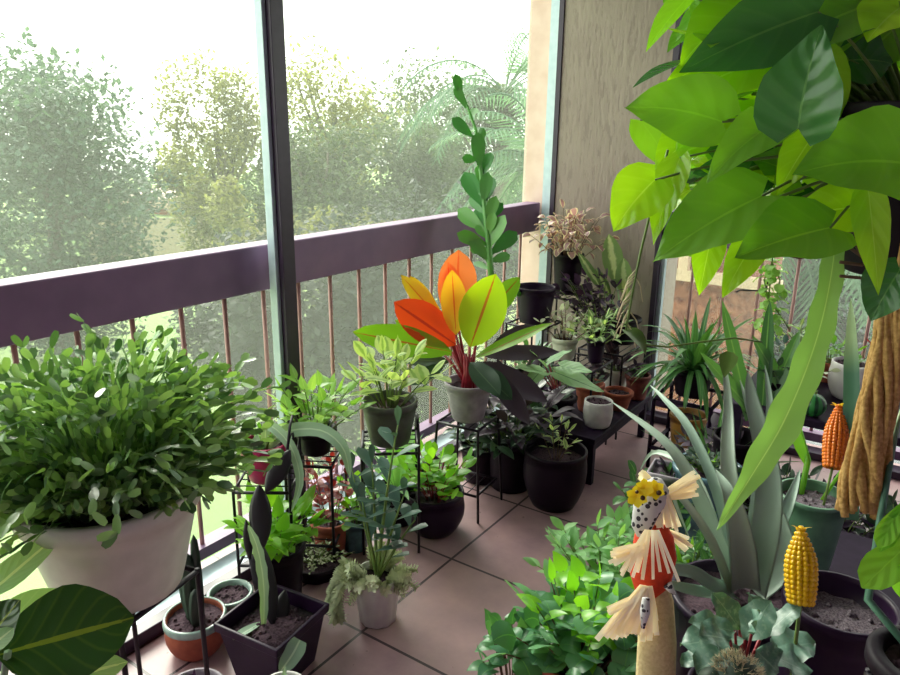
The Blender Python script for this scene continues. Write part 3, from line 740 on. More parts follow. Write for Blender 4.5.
# ------------------------------------------------------------------ ribbed white pot
b = WZ(378, 618, 0); r = root_at('ribbed_pot_plant', b, 'grey-green paddle-leaved succulent with trailing pale sedum in a ribbed white pot')
mb = MB(); n = 64; prof = [(.048, 0), (.052, .004), (.066, .14), (.067, .155), (.063, .155), (.058, .135)]
i0 = 0
for (rr, z) in prof:
    for k in range(n):
        a = 2 * pi * k / n; q = rr * (1 + .07 * abs(sin(a * 5))); mb.v.append(b + V((q * cos(a), q * sin(a), z))); mb.uv.append((0, 0))
for j in range(len(prof) - 1):
    for k in range(n): x = j * n + k; y = j * n + (k + 1) % n; mb.f.append((x, y, y + n, x + n))
mb.build('pot', 'white', r)
mb = MB(); mb.lathe(b + V((0, 0, .132)), [(.062, 0), (.03, .004), (.0001, .006)], 24); mb.build('soil', 'soil', r)
c = b + V((0, 0, .135)); mb = MB(); sb = MB()
for (px, py, n_) in ((352, 470, 7), (372, 462, 8), (398, 425, 9), (388, 485, 6), (404, 495, 6), (362, 500, 5), (415, 520, 5)):
    tip = W(px, py, 2.12 + ur(-.08, .1)); mid = c.lerp(tip, .5) + V((ur(-.01, .01), ur(-.01, .01), .03))
    pts = [c * (1 - u) ** 2 + mid * 2 * u * (1 - u) + tip * u * u for u in [k / 8 for k in range(9)]]; sb.tube(pts, [.006 - .0005 * k for k in range(9)], 6)
    for k in range(n_):
        u = .3 + .7 * k / n_; p = pts[int(u * 8)].lerp(pts[min(8, int(u * 8) + 1)], u * 8 - int(u * 8)); a = k * 2.2
        d = V((cos(a), sin(a), .7)).normalized(); mb.leaf(p, d, V((0, 0, 1)), ur(.08, .11), ur(.034, .045), 'paddle', droop=.3, fold=.2)
    mb.leaf(pts[-1], (0, 0, 1), V((0, 0, 1)) - V(ray(px, py)), .06, .022, 'paddle')
mb.build('foliage', 'zz', r); sb.build('stem', 'stem', r)
mb = MB()
def sedum_chain(mb, p, d, n_, dr, L=.014):
    for k in range(n_):
        for q in range(5):
            a = q * 1.257 + k; s1, s2 = perp(d); dd = (s1 * cos(a) + s2 * sin(a) + d * .5).normalized()
            mb.leaf(p, dd, d, L * 1.5, L * .8, 'oval', seg=3, nx=2, fold=.1)
        p = p + d * .008; d = (d + V((0, 0, -dr)) + V((ur(-.1, .1), ur(-.1, .1), ur(-.05, .05)))).normalized()
    return p
for i in range(30):
    a = ur(0, 6.3); sedum_chain(mb, c + V((cos(a), sin(a), 0)) * .04 + V((0, 0, .005)), sph(a, ur(.2, 1.1)), rnd.choice((7, 9, 11)), .1)
for i in range(7):
    az = math.atan2(-.75, -.66) + ur(-.5, .4); sedum_chain(mb, c + V((cos(az), sin(az), 0)) * .055 + V((0, 0, .02)), sph(az, .6), rnd.choice((15, 19, 22)), .2)
mb.build('sedum', 'sedum', r)['label'] = 'pale trailing sedum'

# ------------------------------------------------------------------ grey pot on stand
b = W(390, 441, 2.5)
stand('iron_plant_stand', (b.x, b.y), .095, .095, b.z, 'black iron stand with finial post under the grey-green pot', rot=R_(-50), tiers=(.15,), back=.06)
r = root_at('variegated_plant', b, 'pale variegated leafy plant in a grey-green pot in front of the railing')
c = pot(r, b, .068, .092, .155, 'greypot', rim=.004, rimh=.025); bush(r, c, 12, .19, .17, 3, .085, .05, 'pale', 'oval', droop=.5)
bush(r, c, 5, .22, .1, 3, .07, .035, 'pale', 'heart', name='upper_foliage')
# dark bowl pot with coleus
b = WZ(434, 529, 0); r = root_at('begonia_plant', b, 'lime-leaved begonia with small pink flowers in a dark round bowl pot')
c = pot(r, b, .075, .105, .16, 'purpleblack', rim=.004, belly=.02); bush(r, c, 20, .17, .15, 4, .06, .045, 'limeleaf', 'round', stemmat='redstem')
mb = MB()
for i in range(9):
    a = ur(0, 6.3); p = c + V((cos(a) * ur(0, .06), sin(a) * ur(0, .06), ur(.01, .05)))
    for k in range(5): mb.leaf(p, sph(k * 1.257, .5), (0, 0, 1), .014, .012, 'round', seg=3, nx=2)
M['pink'] = mat('pink_petals', '#d89ab0', '#b8708c', rough=.6); mb.build('flower', 'pink', r)
# more greens by the window behind
b = WZ(398, 520, 0); r = root_at('fern_plant', b, 'feathery green plant in a black pot behind the dark round bowl')
c = pot(r, b, .06, .075, .14, 'blackmatte'); rosette(r, c, 26, .28, .03, 'fern', 'lance', (25, 85), droop=.9)

# ------------------------------------------------------------------ red-leaved philodendron
b = W(468, 418, 2.75)
stand('tall_iron_plant_stand', (b.x, b.y), .085, .085, b.z, 'tall thin black iron stand carrying the orange-red leaved plant', rot=.1, tiers=(.1,), splay=.02)
r = root_at('orange_philodendron', b, 'philodendron with orange, gold and lime leaves on red stems in a pale grey pot')
c = pot(r, b, .06, .088, .15, 'whitewash', rim=.003)
D = 2.75
def ph(name, lab, mk, items):
    sb = MB()
    for (x0, y0, x1, y1, wd, dd, n_) in items:
        mb = MB(); a = W(x0, y0, D + dd * .4); e = W(x1, y1, D + dd)
        pleaf(mb, a, e, wd, 'oval', n=n_, seg=10, fold=.22, droop=0, wave=.02)
        o = mb.build(name, mk, r); o['label'] = lab
        mb = MB(); mb.tube([c, c.lerp(a, .55) + V((0, 0, .01)), a], [.007, .006, .004], 6); mb.build('stem', 'redstem', r)
FN = -ray(460, 320); FU = FN.normalized()
ph('orange_leaf', 'orange leaf with a red midrib', 'orange', [(456, 345, 394, 302, .15, -.05, FU + V((0, 0, .3)))])
ph('peach_leaf', 'glossy peach-orange leaf', 'peach', [(456, 315, 459, 250, .15, .05, FU), (452, 320, 448, 262, .10, .02, FU + V((.3, 0, 0)))])
ph('golden_leaf', 'golden yellow leaf', 'golden', [(456, 335, 452, 270, .10, -.06, FU), (445, 325, 401, 275, .07, .02, FU), (440, 318, 410, 276, .06, .03, FU + V((-.4, 0, 0)))])
ph('lime_leaf', 'lime-yellow leaf with red midrib', 'lime', [(470, 347, 496, 274, .175, -.1, FU + V((0, 0, .15)))])
ph('green_leaf', 'green leaf with a red midrib', 'greenred', [(452, 352, 353, 332, .125, -.1, FU + V((0, 0, .5))), (474, 358, 552, 323, .055, -.08, FU + V((0, 0, 1.2))), (480, 322, 520, 277, .09, .1, FU), (440, 350, 425, 330, .06, .1, FU), (452, 356, 395, 320, .09, .12, FU + V((0, 0, .8)))])
mb = MB()
for (x0, y0, x1, y1, wd, dd) in ((478, 362, 548, 402, .10, -.02), (475, 365, 512, 400, .09, -.12), (480, 355, 560, 352, .07, .06), (450, 362, 395, 358, .06, .05), (445, 365, 405, 385, .06, -.05), (490, 350, 535, 325, .07, .12), (484, 362, 530, 425, .08, -.1), (470, 362, 500, 395, .09, -.2)):
    mb = MB(); pleaf(mb, W(x0, y0, D + dd * .5), W(x1, y1, D + dd), wd, 'oval', seg=9, fold=.2, wave=.03)
    mb.build('lower_leaf', 'darkgreen' if x1 < 520 else 'purplel', r)['label'] = 'deep green lower leaf' if x1 < 520 else 'dusky drooping lower leaf'
mb = MB()
for k in range(9): a = k * .7; mb.tube([c + V((cos(a) * .02, sin(a) * .02, -.005)), c + V((cos(a) * .012, sin(a) * .012, .06)), c + V((cos(a) * .02, sin(a) * .02, .13))], [.011, .009, .004], 6)
mb.build('crown', 'redstem', r)

# ------------------------------------------------------------------ dark plants between
b = W(512, 440, 2.95)
b = V((b.x, b.y, 0)); r = root_at('purple_leaved_plant', b, 'sprawling dusky mauve-leaved plant in a dark pot left of the low bench')
c = pot(r, b, .08, .10, .22, 'blackmatte'); bush(r, c, 16, .26, .2, 4, .13, .05, 'purplel', 'lance', droop=.9); bush(r, c, 12, .12, .22, 4, .11, .05, 'darkgreen', 'lance', name='lower_foliage', droop=1)
b = WZ(482, 478, 0); r = root_at('shade_plant', b, 'dark-leaved plant in a black pot in the shadow under the tall iron stand')
c = pot(r, b, .075, .09, .16, 'black'); bush(r, c, 14, .12, .14, 4, .09, .04, 'darkgreen', 'lance', droop=.9)
b = WZ(553, 503, 0); r = root_at('large_black_pot_plant', b, 'large glossy black round pot with sparse stems on the tiles beside the low bench')
c = pot(r, b, .085, .118, .235, 'black', rim=.004, belly=.02); bush(r, c, 7, .17, .08, 4, .045, .018, 'pale', 'lance', stemmat='brownstem', sr=.0018)
b = WZ(520, 462, 0); r = root_at('dark_floor_pot', b, 'second black pot behind the large glossy one, full of dark leaves')
c = pot(r, b, .09, .11, .2, 'blackmatte'); bush(r, c, 10, .2, .16, 4, .12, .05, 'darkgreen', 'lance', droop=.8)

# ------------------------------------------------------------------ low bench and its pots
corners = [WZ(563, 412, .21), WZ(606, 437, .21), WZ(662, 388, .21), WZ(618, 375, .21)]
cc = sum(corners, V()) / 4; r = thing('low_bench', V((cc.x, cc.y, 0)), 'low dark wooden bench with small pots standing on it', 'bench')
x0, x1, y0, y1 = -1.42, -1.05, 2.58, 3.22
e1 = W(598, 440, 3.05); 
mb = MB(); mb.box((x0, y0, .185), (x1, y1, .21)); mb.build('top', 'wood', r, False, bevel=.004)
for lx in (x0 + .02, x1 - .02):
    for ly in (y0 + .02, y1 - .02):
        mb = MB(); mb.box((lx - .014, ly - .014, 0), (lx + .014, ly + .014, .187)); mb.build('leg', 'wood', r, False, bevel=.002)
mb = MB(); mb.box((x0 + .02, y0 + .01, .15), (x1 - .02, y0 + .03, .187)); mb.box((x1 - .03, y0 + .02, .15), (x1 - .01, y1 - .02, .187)); mb.build('apron', 'wood', r, False)
def small(px, py, z, name, lb, rb, rt, h, mk, fn, **k):
    b = WZ(px, py, z); r = root_at(name, b, lb); c = pot(r, b, rb, rt, h, mk, **k); fn and fn(r, c); return r, c
BZ = .21
r, c = small(597, 425, BZ, 'white_mug_planter', 'white mug-shaped pot filled with soil on the near corner of the low bench', .052, .06, .115, 'white', None, rim=0, belly=.006, soilz=.88)
r, c = small(588, 410, BZ, 'terracotta_pot_plant', 'terracotta pot just behind the white mug-shaped pot on the low bench', .045, .062, .13, 'terra', lambda r, c: bush(r, c, 5, .05, .05, 3, .04, .02, 'darkgreen'), rim=.006)
r, c = small(617, 408, BZ, 'terracotta_bowl_plant', 'reddish terracotta pot with bare soil right of the white mug-shaped pot', .046, .062, .085, 'terra', None, rim=.006)
r, c = small(636, 398, BZ, 'dark_terracotta_pot', 'darker terracotta pot at the right end of the low bench', .042, .055, .12, 'terradark', lambda r, c: bush(r, c, 7, .06, .05, 3, .035, .02, 'purple'), rim=.005)
r, c = small(614, 391, BZ, 'prayer_plant', 'dark striped prayer plant in a small white pot at the back of the low bench', .05, .06, .12, 'white', lambda r, c: rosette(r, c, 16, .13, .06, 'prayer', 'oval', (5, 75), droop=.9, stem=.05), rim=0)
b = WZ(640, 420, .0)

# ------------------------------------------------------------------ tiered stand by the pillar
ax, ay = -1.5, 3.08
stand('tiered_plant_stand', (-1.265, 3.25), .11, .155, .42, 'low black wire stand in the corner against the stucco pillar', tiers=(.1,))
stand('narrow_plant_stand', (-1.53, 3.26), .12, .13, .64, 'narrow taller black stand against the stucco pillar under the curly cream plant')
b = V((-1.53, 3.25, .64)); r = root_at('curly_cream_plant', b, 'curly cream and pink leaved plant in a black pot in front of the pillar')
c = pot(r, b, .058, .075, .2, 'black', rim=.002); bush(r, c, 22, .24, .2, 5, .075, .042, 'cream', 'oval', stemmat='brownstem', droop=2.2, sr=.002)
b = WZ(606, 343, .42); b = V((-1.25, 3.31, .42)); r = root_at('silver_aglaonema', b, 'silvery mottled broad-leaved plant in a dark pot beside the pillar')
c = pot(r, b, .065, .08, .13, 'blackmatte'); mb = MB(); sb = MB()
for (x1_, y1_, wd) in ((609, 234, .1), (624, 258, .08), (578, 252, .045), (596, 268, .045), (628, 285, .04)):
    e = W(x1_, y1_, 3.42); a = c.lerp(e, .45); pleaf(mb, a, e, wd, 'oval', n=-ray(600, 280), seg=9, fold=.2); sb.tube([c, a], .004, 6)
mb.build('foliage', 'agla', r); sb.build('stem', 'palestem', r)
# tall paddle succulent
st = (-1.53, 2.92)
stand('jade_plant_stand', st, .095, .095, .56, 'slim black stand under the tall paddle-leaved succulent', tiers=(.2,))
b = V((-1.53, 2.92, .56)); r = root_at('tall_paddle_succulent', b, 'very tall upright paddle-leaved succulent rising above the handrail')
c = pot(r, b, .07, .09, .17, 'purpleblack', rim=.003)
mb = MB(); sb = MB(); Dj = 3.06
pl = [c + V((-.05, -.02, -.01)), W(492, 285, Dj), W(490, 262, Dj), W(488, 235, Dj), W(484, 200, Dj), W(480, 165, Dj), W(476, 130, Dj), W(462, 92, Dj), W(458, 80, Dj)]
sb.tube(pl, [.016, .015, .014, .013, .011, .009, .007, .005, .003], 8); sb.build('stem', 'jade', r)
LV = [(489, 262, 470, 236), (489, 255, 517, 232), (488, 245, 457, 233), (488, 250, 505, 215), (486, 232, 458, 209), (487, 238, 494, 212), (486, 225, 496, 196), (484, 214, 470, 196), (486, 232, 470, 216), (483, 205, 488, 172), (484, 208, 464, 172), (482, 196, 470, 178), (484, 205, 494, 178), (480, 170, 477, 132), (481, 178, 491, 152), (474, 138, 452, 118), (466, 108, 455, 86), (462, 96, 455, 74), (478, 160, 462, 158), (485, 190, 478, 165), (486, 222, 503, 203), (487, 228, 476, 208), (488, 248, 470, 250), (489, 262, 510, 255), (490, 270, 474, 262), (489, 240, 476, 225), (487, 216, 480, 196), (477, 145, 484, 128), (470, 118, 476, 108)]
for (x0_, y0_, x1_, y1_) in LV:
    a = W(x0_, y0_, Dj); e = W(x1_, y1_, Dj + ur(-.07, .07)); pleaf(mb, a, e, max(.04, (e - a).length * .42), 'paddle', n=-ray(480, 180) + V((ur(-.5, .5), ur(-.5, .5), ur(-.2, .5))), fold=.15, seg=7, thick=.004)
mb.build('foliage', 'jade', r)
# purple round leaf plant, white cup, pale-leaf begonia on the low tiered stand
b = V((-1.34, 2.93, .42)); 
stand('front_plant_stand', (-1.3, 2.9), .13, .11, .42, 'black stand in front of the corner stand under the white cup planter')
r = root_at('white_cup_planter', (-1.36, 2.9, .42), 'small ivory cup planter with a sprig in front of the pillar corner'); 
c = pot(r, (-1.36, 2.9, .42), .045, .058, .1, 'creampot', rim=.002); bush(r, c, 9, .16, .13, 5, .04, .022, 'sedum', 'oval', stemmat='brownstem')
r = root_at('purple_spray_plant', (-1.315, 3.16, .42), 'dark purple leaved spray in a dark pot left of the curly cream plant')
c = pot(r, (-1.315, 3.16, .42), .045, .055, .11, 'blackmatte'); bush(r, c, 22, .26, .17, 7, .055, .032, 'purple', 'oval', tilt=(-.07, -.04, .0))
r = root_at('glass_vase_plant', (-1.22, 2.93, .42), 'tall dark glass vase with small variegated leaves left of the bench pots')
c = pot(r, (-1.22, 2.93, .42), .03, .04, .11, 'purpleblack', rim=.002); bush(r, c, 12, .12, .15, 4, .055, .03, 'agla', 'oval', droop=.8)
bl = WZ(560, 395, 0); r = root_at('patterned_begonia', V((-1.28, 2.72, .21)), 'begonia with large pale patterned leaves at the back left of the low bench')
c = pot(r, V((-1.28, 2.72, .21)), .05, .062, .1, 'blackmatte'); mb = MB(); sb = MB()
for (x0_, y0_, x1_, y1_, wd) in ((555, 372, 604, 392, .1), (545, 372, 512, 366, .09), (548, 362, 572, 350, .07), (540, 372, 522, 392, .07), (560, 366, 592, 372, .09), (545, 366, 530, 350, .06)):
    a = W(x0_, y0_, 2.85); e = W(x1_, y1_, 2.78); pleaf(mb, a, e, wd, 'heart', n=(0, -.3, 1), lobe=.2, seg=8, fold=.1, wave=.04); sb.tube([c, a], .003, 5)
mb.build('foliage', 'begonia', r); sb.build('stem', 'redstem', r)
for (x, y, z, lb, mk, lf) in ((-1.53, 2.92, .20, 'black pot low in the corner behind the stands with grassy leaves', 'black', 'spider'), (-1.27, 3.22, .10, 'dark pot on the lower shelf of the corner stand with mauve leaves', 'blackmatte', 'purplel'), (-1.53, 3.28, 0, 'dark pot deepest in the corner under the narrow stand with dark foliage', 'purpleblack', 'darkgreen')):
    r = root_at('corner_plant', (x, y, z if z != .10 or x > -1.6 else 0), lb); zz = r.location.z
    c = pot(r, (x, y, zz), .055, .07, .12, mk); bush(r, c, 10, .14, .11, 4, .07, .03, lf, 'lance', droop=.7)

# ------------------------------------------------------------------ strappy plant over amber pot on stand
b = W(692, 385, 3.12); x_, y_ = b.x, b.y
stand('box_plant_stand', (x_, y_), .12, .12, .33, 'square dark wooden box stand under the strappy green plant near the far window', tiers=(.1,), mk='wood', legr=.009)
r = root_at('amber_pot_plant', (x_ , y_, .10), 'amber glazed pot standing inside the square dark stand')
c = pot(r, (x_, y_, .10), .062, .078, .14, 'yellowpot', rim=.003)
r = root_at('strappy_fern', (x_, y_, .33), 'wide strappy green fern-like plant on the square stand near the far window')
c = pot(r, (x_, y_, .33), .065, .085, .12, 'blackmatte'); rosette(r, c + V((0, 0, .02)), 90, .3, .026, 'spider', 'strap', (0, 85), droop=1.5, r0=.04)

# ------------------------------------------------------------------ far right plant table
r = thing('far_plant_table', V((-.15, 2.95, 0)), 'dark low table crowded with small pots behind the long wavy leaf', 'table')
mb = MB(); mb.box((-.55, 2.55, .47), (.35, 3.3, .5)); mb.build('top', 'wood', r, False, bevel=.004)
for lx in (-.52, .32):
    for ly in (2.58, 3.27): mb = MB(); mb.box((lx - .02, ly - .02, 0), (lx + .02, ly + .02, .471)); mb.build('leg', 'wood', r, False)
b = WZ(848, 397, .5); r = root_at('white_pot_plant', b, 'rounded white pot on the far table beside the orange corn ornament')
c = pot(r, b, .055, .072, .135, 'white', rim=0, belly=.012, soilz=.88); bush(r, c, 4, .04, .05, 3, .03, .015, 'jade')
items = [(-.42, 2.66, 'blackmatte', 'darkgreen', 'small dark pot with dark leaves at the near left corner of the far table'),
 (-.44, 2.86, 'black', 'zz', 'small black pot with grey-green leaves at the left edge of the far table'),
 (-.30, 3.02, 'terra', 'limeleaf', 'small terracotta pot with fresh leaves near the middle of the far table'),
 (-.42, 3.15, 'blackmatte', 'agla', 'small pot with mottled leaves at the back left of the far table'),
 (-.12, 3.16, 'purpleblack', 'red', 'small dark pot with reddish upright leaves behind the white pot'),
 (-.36, 2.78, 'terradark', 'sedum', 'small dark terracotta pot with pale sedum on the far table')]
for (x, y, pm, lf, lb) in items:
    rr = ur(.04, .05); r = root_at('table_plant', (x, y, .5), lb); c = pot(r, (x, y, .5), rr * .8, rr, ur(.07, .09), pm, rim=.003)
    bush(r, c, 9, .10, .09, 4, .045, .022, lf, 'oval', droop=.6)
for (x, y, pm, lf, h_, lb) in ((-.50, 2.35, 'blackmatte', 'purple', .16, 'dark floor pot with purple leaves in front of the far table, nearest the aloe'), (-.33, 2.42, 'black', 'darkgreen', .18, 'black floor pot with dark leaves before the middle of the far table'),
  (-.14, 2.40, 'purpleblack', 'purple', .15, 'dark floor pot with purple leaves behind the sage green pot'), (.03, 2.42, 'blackmatte', 'darkgreen', .16, 'dark floor pot behind the orange corn ornament'), (-.62, 2.62, 'black', 'purplel', .18, 'black floor pot with mauve leaves left of the far table'), (-.66, 2.2, 'blackmatte', 'spider', .14, 'low dark pot with grassy leaves near the blue-glazed pot')):
    r = root_at('dark_floor_plant', (x, y, 0), lb); c = pot(r, (x, y, 0), .06, .078, h_, pm, rim=.004); bush(r, c, 16, .2, .15, 5, .065, .036, lf, 'oval', droop=.8)
b = WZ(812, 416, .5); r = thing('striped_gourd', b, 'small round green striped gourd on the far table', 'gourd')
t = NT('striped_rind'); uvn = t.add('ShaderNodeUVMap'); s3 = t.add('ShaderNodeSeparateXYZ'); t.link(uvn.outputs[0], s3.inputs[0])
t.link(t.mix(t.math('GREATER_THAN', t.math('SINE', t.math('MULTIPLY', s3.outputs[1], 56.5)), .2), hx('#2f7a3a'), hx('#123c24')), t.b.inputs['Base Color']); t.b.inputs['Roughness'].default_value = .35
mb = MB(); mb.ball(b + V((0, 0, .04)), .04, n=24, m=12); mb.build('rind', t.m, r)
mb = MB(); mb.tube([b + V((0, 0, .078)), b + V((.004, 0, .092))], .003, 6); mb.build('stalk', 'stem', r)
# hanging curly vine
b = W(772, 262, 2.9); r = thing('curly_vine', b, 'light green curly vine with scalloped leaves outside the reach of the table, hanging before the far window', 'vine')
r['label'] = 'light green curly vine hanging on a wire hook before the far window'
top_ = V((b.x, b.y, 2.6)); mb = MB(); mb.tube([top_, b], .002, 5); mb.tube([W(736, 292, 2.95), W(740, 290, 2.95), W(766, 291, 2.95), b], .0035, 6); mb.build('wire', 'iron', r)
mb = MB(); sb = MB()
for (pts) in ([(772, 262), (770, 285), (768, 305), (776, 325), (770, 345)], [(772, 262), (780, 280), (776, 300), (762, 318), (756, 330)], [(772, 262), (764, 280), (768, 300), (778, 312), (790, 330)]):
    q = [W(x, y, 2.9) for x, y in pts]; sb.tube(q, .003, 5)
    for a, e in zip(q, q[1:]):
        for k in range(5):
            d = sph(ur(0, 6.3), ur(-.6, .5)); mb.leaf(a.lerp(e, k / 5), d, (0, 0, 1), ur(.04, .06), ur(.03, .045), 'round', droop=1.2, wave=.08, fold=.2)
mb.build('foliage', 'syng', r); sb.build('stem', 'stem', r)

#@@P3
# ------------------------------------------------------------------ right foreground: aloe, pots on the floor
b = V((W(738, 600, 1.55).x, W(738, 600, 1.55).y, 0))
r = root_at('large_aloe', b, 'large grey-green aloe with long arching leaves in a dark pot behind the scarecrow')
ca = W(738, 585, 1.55); c = pot(r, b, .10, .135, ca.z - .02, 'purpleblack', rim=.006, soilz=.94)
c = V((b.x, b.y, ca.z - .03)); mb = MB()
D = 1.55
AL = [ # polyline pixels with depth offset, width
 ([(735, 590, 0), (700, 500, -.05), (668, 445, -.02), (612, 402, .12)], .05),
 ([(742, 590, 0), (735, 520, -.1), (728, 460, -.08), (728, 400, 0), (722, 350, .02)], .055),
 ([(750, 590, -.02), (765, 530, -.08), (768, 470, -.05), (752, 400, 0), (748, 372, 0)], .085),
 ([(755, 592, 0), (785, 560, 0), (770, 500, .02), (758, 440, .05), (740, 380, .1)], .07),
 ([(735, 592, -.02), (712, 585, -.1), (690, 572, -.15), (650, 568, -.18), (632, 560, -.2)], .05),
 ([(728, 595, 0), (700, 592, -.12), (672, 585, -.15), (655, 580, -.18)], .04),
 ([(730, 590, .05), (712, 520, .05), (690, 470, .1), (655, 452, .2), (640, 470, .22)], .035),
 ([(740, 588, .06), (720, 500, .1), (690, 430, .2), (665, 400, .3), (650, 385, .4)], .04),
 ([(733, 592, -.04), (705, 530, -.12), (672, 490, -.1), (690, 540, -.02)], .028),
 ([(745, 590, -.05), (742, 545, -.12), (732, 500, -.15), (716, 470, -.1)], .075),
 ([(755, 590, .05), (772, 540, .1), (790, 500, .12), (800, 470, .2)], .06),
 ([(748, 590, .08), (758, 500, .12), (770, 420, .15), (765, 365, .2)], .05),
]
for pts, wd in AL:
    q = [W(x, y, D + o) for x, y, o in pts]; P = [q[0]] + q + [q[-1]]; out = []; N = 18
    for i in range(N + 1):
        t_ = i / N * (len(q) - 1); j = min(int(t_), len(q) - 2); f = t_ - j; p0, p1, p2, p3 = P[j:j + 4]
        out.append(.5 * ((2 * p1) + (p2 - p0) * f + (2 * p0 - 5 * p1 + 4 * p2 - p3) * f * f + (3 * p1 - p0 - 3 * p2 + p3) * f ** 3))
    i0 = len(mb.v); K = 10
    for i, p in enumerate(out):
        u = i / N; d = (out[min(i + 1, N)] - out[max(i - 1, 0)]).normalized(); fw = (V((0, 0, H)) - p).normalized() + V((0, 0, .5)); s_ = d.cross(fw).normalized(); nn = s_.cross(d)
        w_ = wd * .4 * max(.03, shp('aloe', u))
        for k in range(K):
            a = 2 * pi * k / K; th = sin(a); mb.v.append(p + s_ * cos(a) * w_ + nn * ((th if th < 0 else -th * .45) * w_ * .55 + abs(cos(a)) * w_ * .25)); mb.uv.append((u, .5 + .5 * cos(a)))
    for i in range(N):
        for k in range(K): x = i0 + i * K + k; y = i0 + i * K + (k + 1) % K; mb.f.append((x, y, y + K, x + K))
mb.build('foliage', 'aloe', r)

b = WZ(665, 505, 0); b = V((W(668, 480, 2.45).x, W(668, 480, 2.45).y, 0))
r = root_at('gritty_pot', b, 'squarish grey-white pot filled with dark grit behind the scarecrow head'); c = pot(r, b, .07, .085, .33, 'whitewash', rim=.004, soil='pebble', n=4, rot=.9, soilz=.93)
rosette(r, c, 6, .06, .02, 'purple', 'oval', (20, 80))
b = V((W(708, 470, 2.4).x, W(708, 470, 2.4).y, 0))
r = root_at('blue_pot_plant', b, 'low dark plant in a round blue-glazed pot behind the aloe'); c = pot(r, b, .085, .105, .36, 'bluepot', rim=.01, belly=.01, soilz=.93)
bush(r, c, 14, .06, .09, 4, .04, .028, 'darkgreen', 'round'); bush(r, c, 5, .05, .06, 3, .03, .02, 'limeleaf', name='bright_sprig')
b = WZ(726, 438, .0); b = V((W(716, 430, 2.72).x, W(716, 430, 2.72).y, 0)); r = root_at('terracotta_saucer_plant', b, 'wide terracotta bowl with twiggy stems beyond the blue-glazed pot'); c = pot(r, b, .09, .12, .18, 'terra', rim=.006)
rosette(r, c, 22, .3, .016, 'spider', 'strap', (30, 85), droop=.7)
b = V((W(745, 400, 2.6).x, W(745, 400, 2.6).y, 0)); r = root_at('sword_leaf_plant', b, 'dark green sword-leaved plant in a tall dark pot left of the long wavy leaf'); c = pot(r, b, .08, .09, .36, 'blackmatte', rim=.004)
mb = MB()
for (x0_, y0_, x1_, y1_) in ((790, 400, 752, 335), (760, 420, 700, 352), (762, 410, 770, 300), (750, 420, 722, 300), (770, 400, 800, 330)):
    pleaf(mb, W(x0_, y0_, 2.55), W(x1_, y1_, 2.5), .05, 'strap', fold=.3, seg=8)
mb.build('foliage', 'spider', r)

# near table carrying the green pot
r = thing('side_plant_table', V((-.05, 1.95, 0)), 'small dark table under the sage green pot on the right', 'table')
mb = MB(); mb.box((-.34, 1.72, .275), (.34, 2.22, .30)); mb.build('top', 'wood', r, False, bevel=.004)
for lx in (-.31, .31):
    for ly in (1.75, 2.19): mb = MB(); mb.box((lx - .018, ly - .018, 0), (lx + .018, ly + .018, .276)); mb.build('leg', 'wood', r, False)
b = W(812, 500, 1.88); b = V((b.x, b.y, .30)); r = root_at('sage_pot_plant', b, 'sage green plastic pot of gravelly soil with upright leaves, right of the aloe')
zt = W(812, 492, 1.88).z - .30
c = pot(r, b, .064, .084, zt, 'greenpot', rim=.004, rimh=.012, soil='pebble', soilz=.88)
mb = MB(); FR = -ray(830, 420)
pleaf(mb, W(852, 520, 1.82), W(851, 298, 1.9), .042, 'strap', n=FR, fold=.25, seg=10); mb.build('sword_leaf', 'snake', r)['label'] = 'tall blue-green sword leaf with a paler tip'
mb = MB(); mb.tube([c + V((-.03, .03, 0)), W(808, 460, 1.95), W(800, 430, 2.0), W(792, 412, 2.0)], [.007, .008, .006, .004], 6); mb.tube([c + V((.02, .03, 0)), W(842, 470, 1.92), W(842, 440, 1.95)], .005, 6)
pleaf(mb, W(808, 470, 1.95), W(786, 405, 1.98), .03, 'lance', n=FR)
mb.build('stem', 'limeleaf', r)
# corn ornaments
t = NT('amber_corn_glass'); t.b.inputs['Base Color'].default_value = hx('#e0741c'); t.b.inputs['Roughness'].default_value = .2; t.b.inputs['Subsurface Weight'].default_value = .0; M['cornorange'] = t.m
t = NT('yellow_corn_glass'); t.b.inputs['Base Color'].default_value = hx('#e8b80a'); t.b.inputs['Roughness'].default_value = .18; M['cornyellow'] = t.m
M['husk'] = leafmat('corn_husk_glass', '#d8a52a', '#e0bc4a', rough=.25, trans=.2)
def corn(bot, top, rad, mk, lb, stickto, stickmat):
    bot = V(bot); top = V(top); ax_ = top - bot; L = ax_.length; dn = ax_.normalized()
    r = thing('corn_ornament', V(stickto), lb, 'ornament'); mb = MB(); e1_, e2_ = perp(dn)
    prof = lambda u: rad * (.62 + .75 * sin(pi * min(1, u * .9 + .12)) * .5 + .0) * (1 if u < .55 else 1 - .72 * ((u - .55) / .45) ** 1.5)
    mb.lathe(bot, [(.001, 0)] + [(prof(u / 14) * .85, L * u / 14 + .002) for u in range(15)] + [(.001, L)], 20, axis=dn)
    rows = 14; per = int(L / (rad * .3))
    for i in range(rows):
        for j in range(per):
            u = (j + .5) / per; a = 2 * pi * i / rows; q = prof(u) * .86
            p = bot + dn * (u * L) + (e1_ * cos(a) + e2_ * sin(a)) * q; mb.ball(p, rad * .235 * (1 if u < .6 else 1 - .45 * (u - .6) / .4), n=6, m=4)
    mb.build('cob', mk, r)
    hb = MB()
    for k in range(5): a = k * 1.257; s_ = e1_ * cos(a) + e2_ * sin(a); hb.leaf(top - dn * L * .06, (dn + s_ * .75).normalized(), s_, L * .17, L * .06, 'lance', droop=.0, bend=-1.2)
    hb.build('husk', 'husk', r)
    hb = MB(); hb.tube([V(stickto), bot + dn * .01], .0035, 6); hb.build('stick', stickmat, r)
    return r
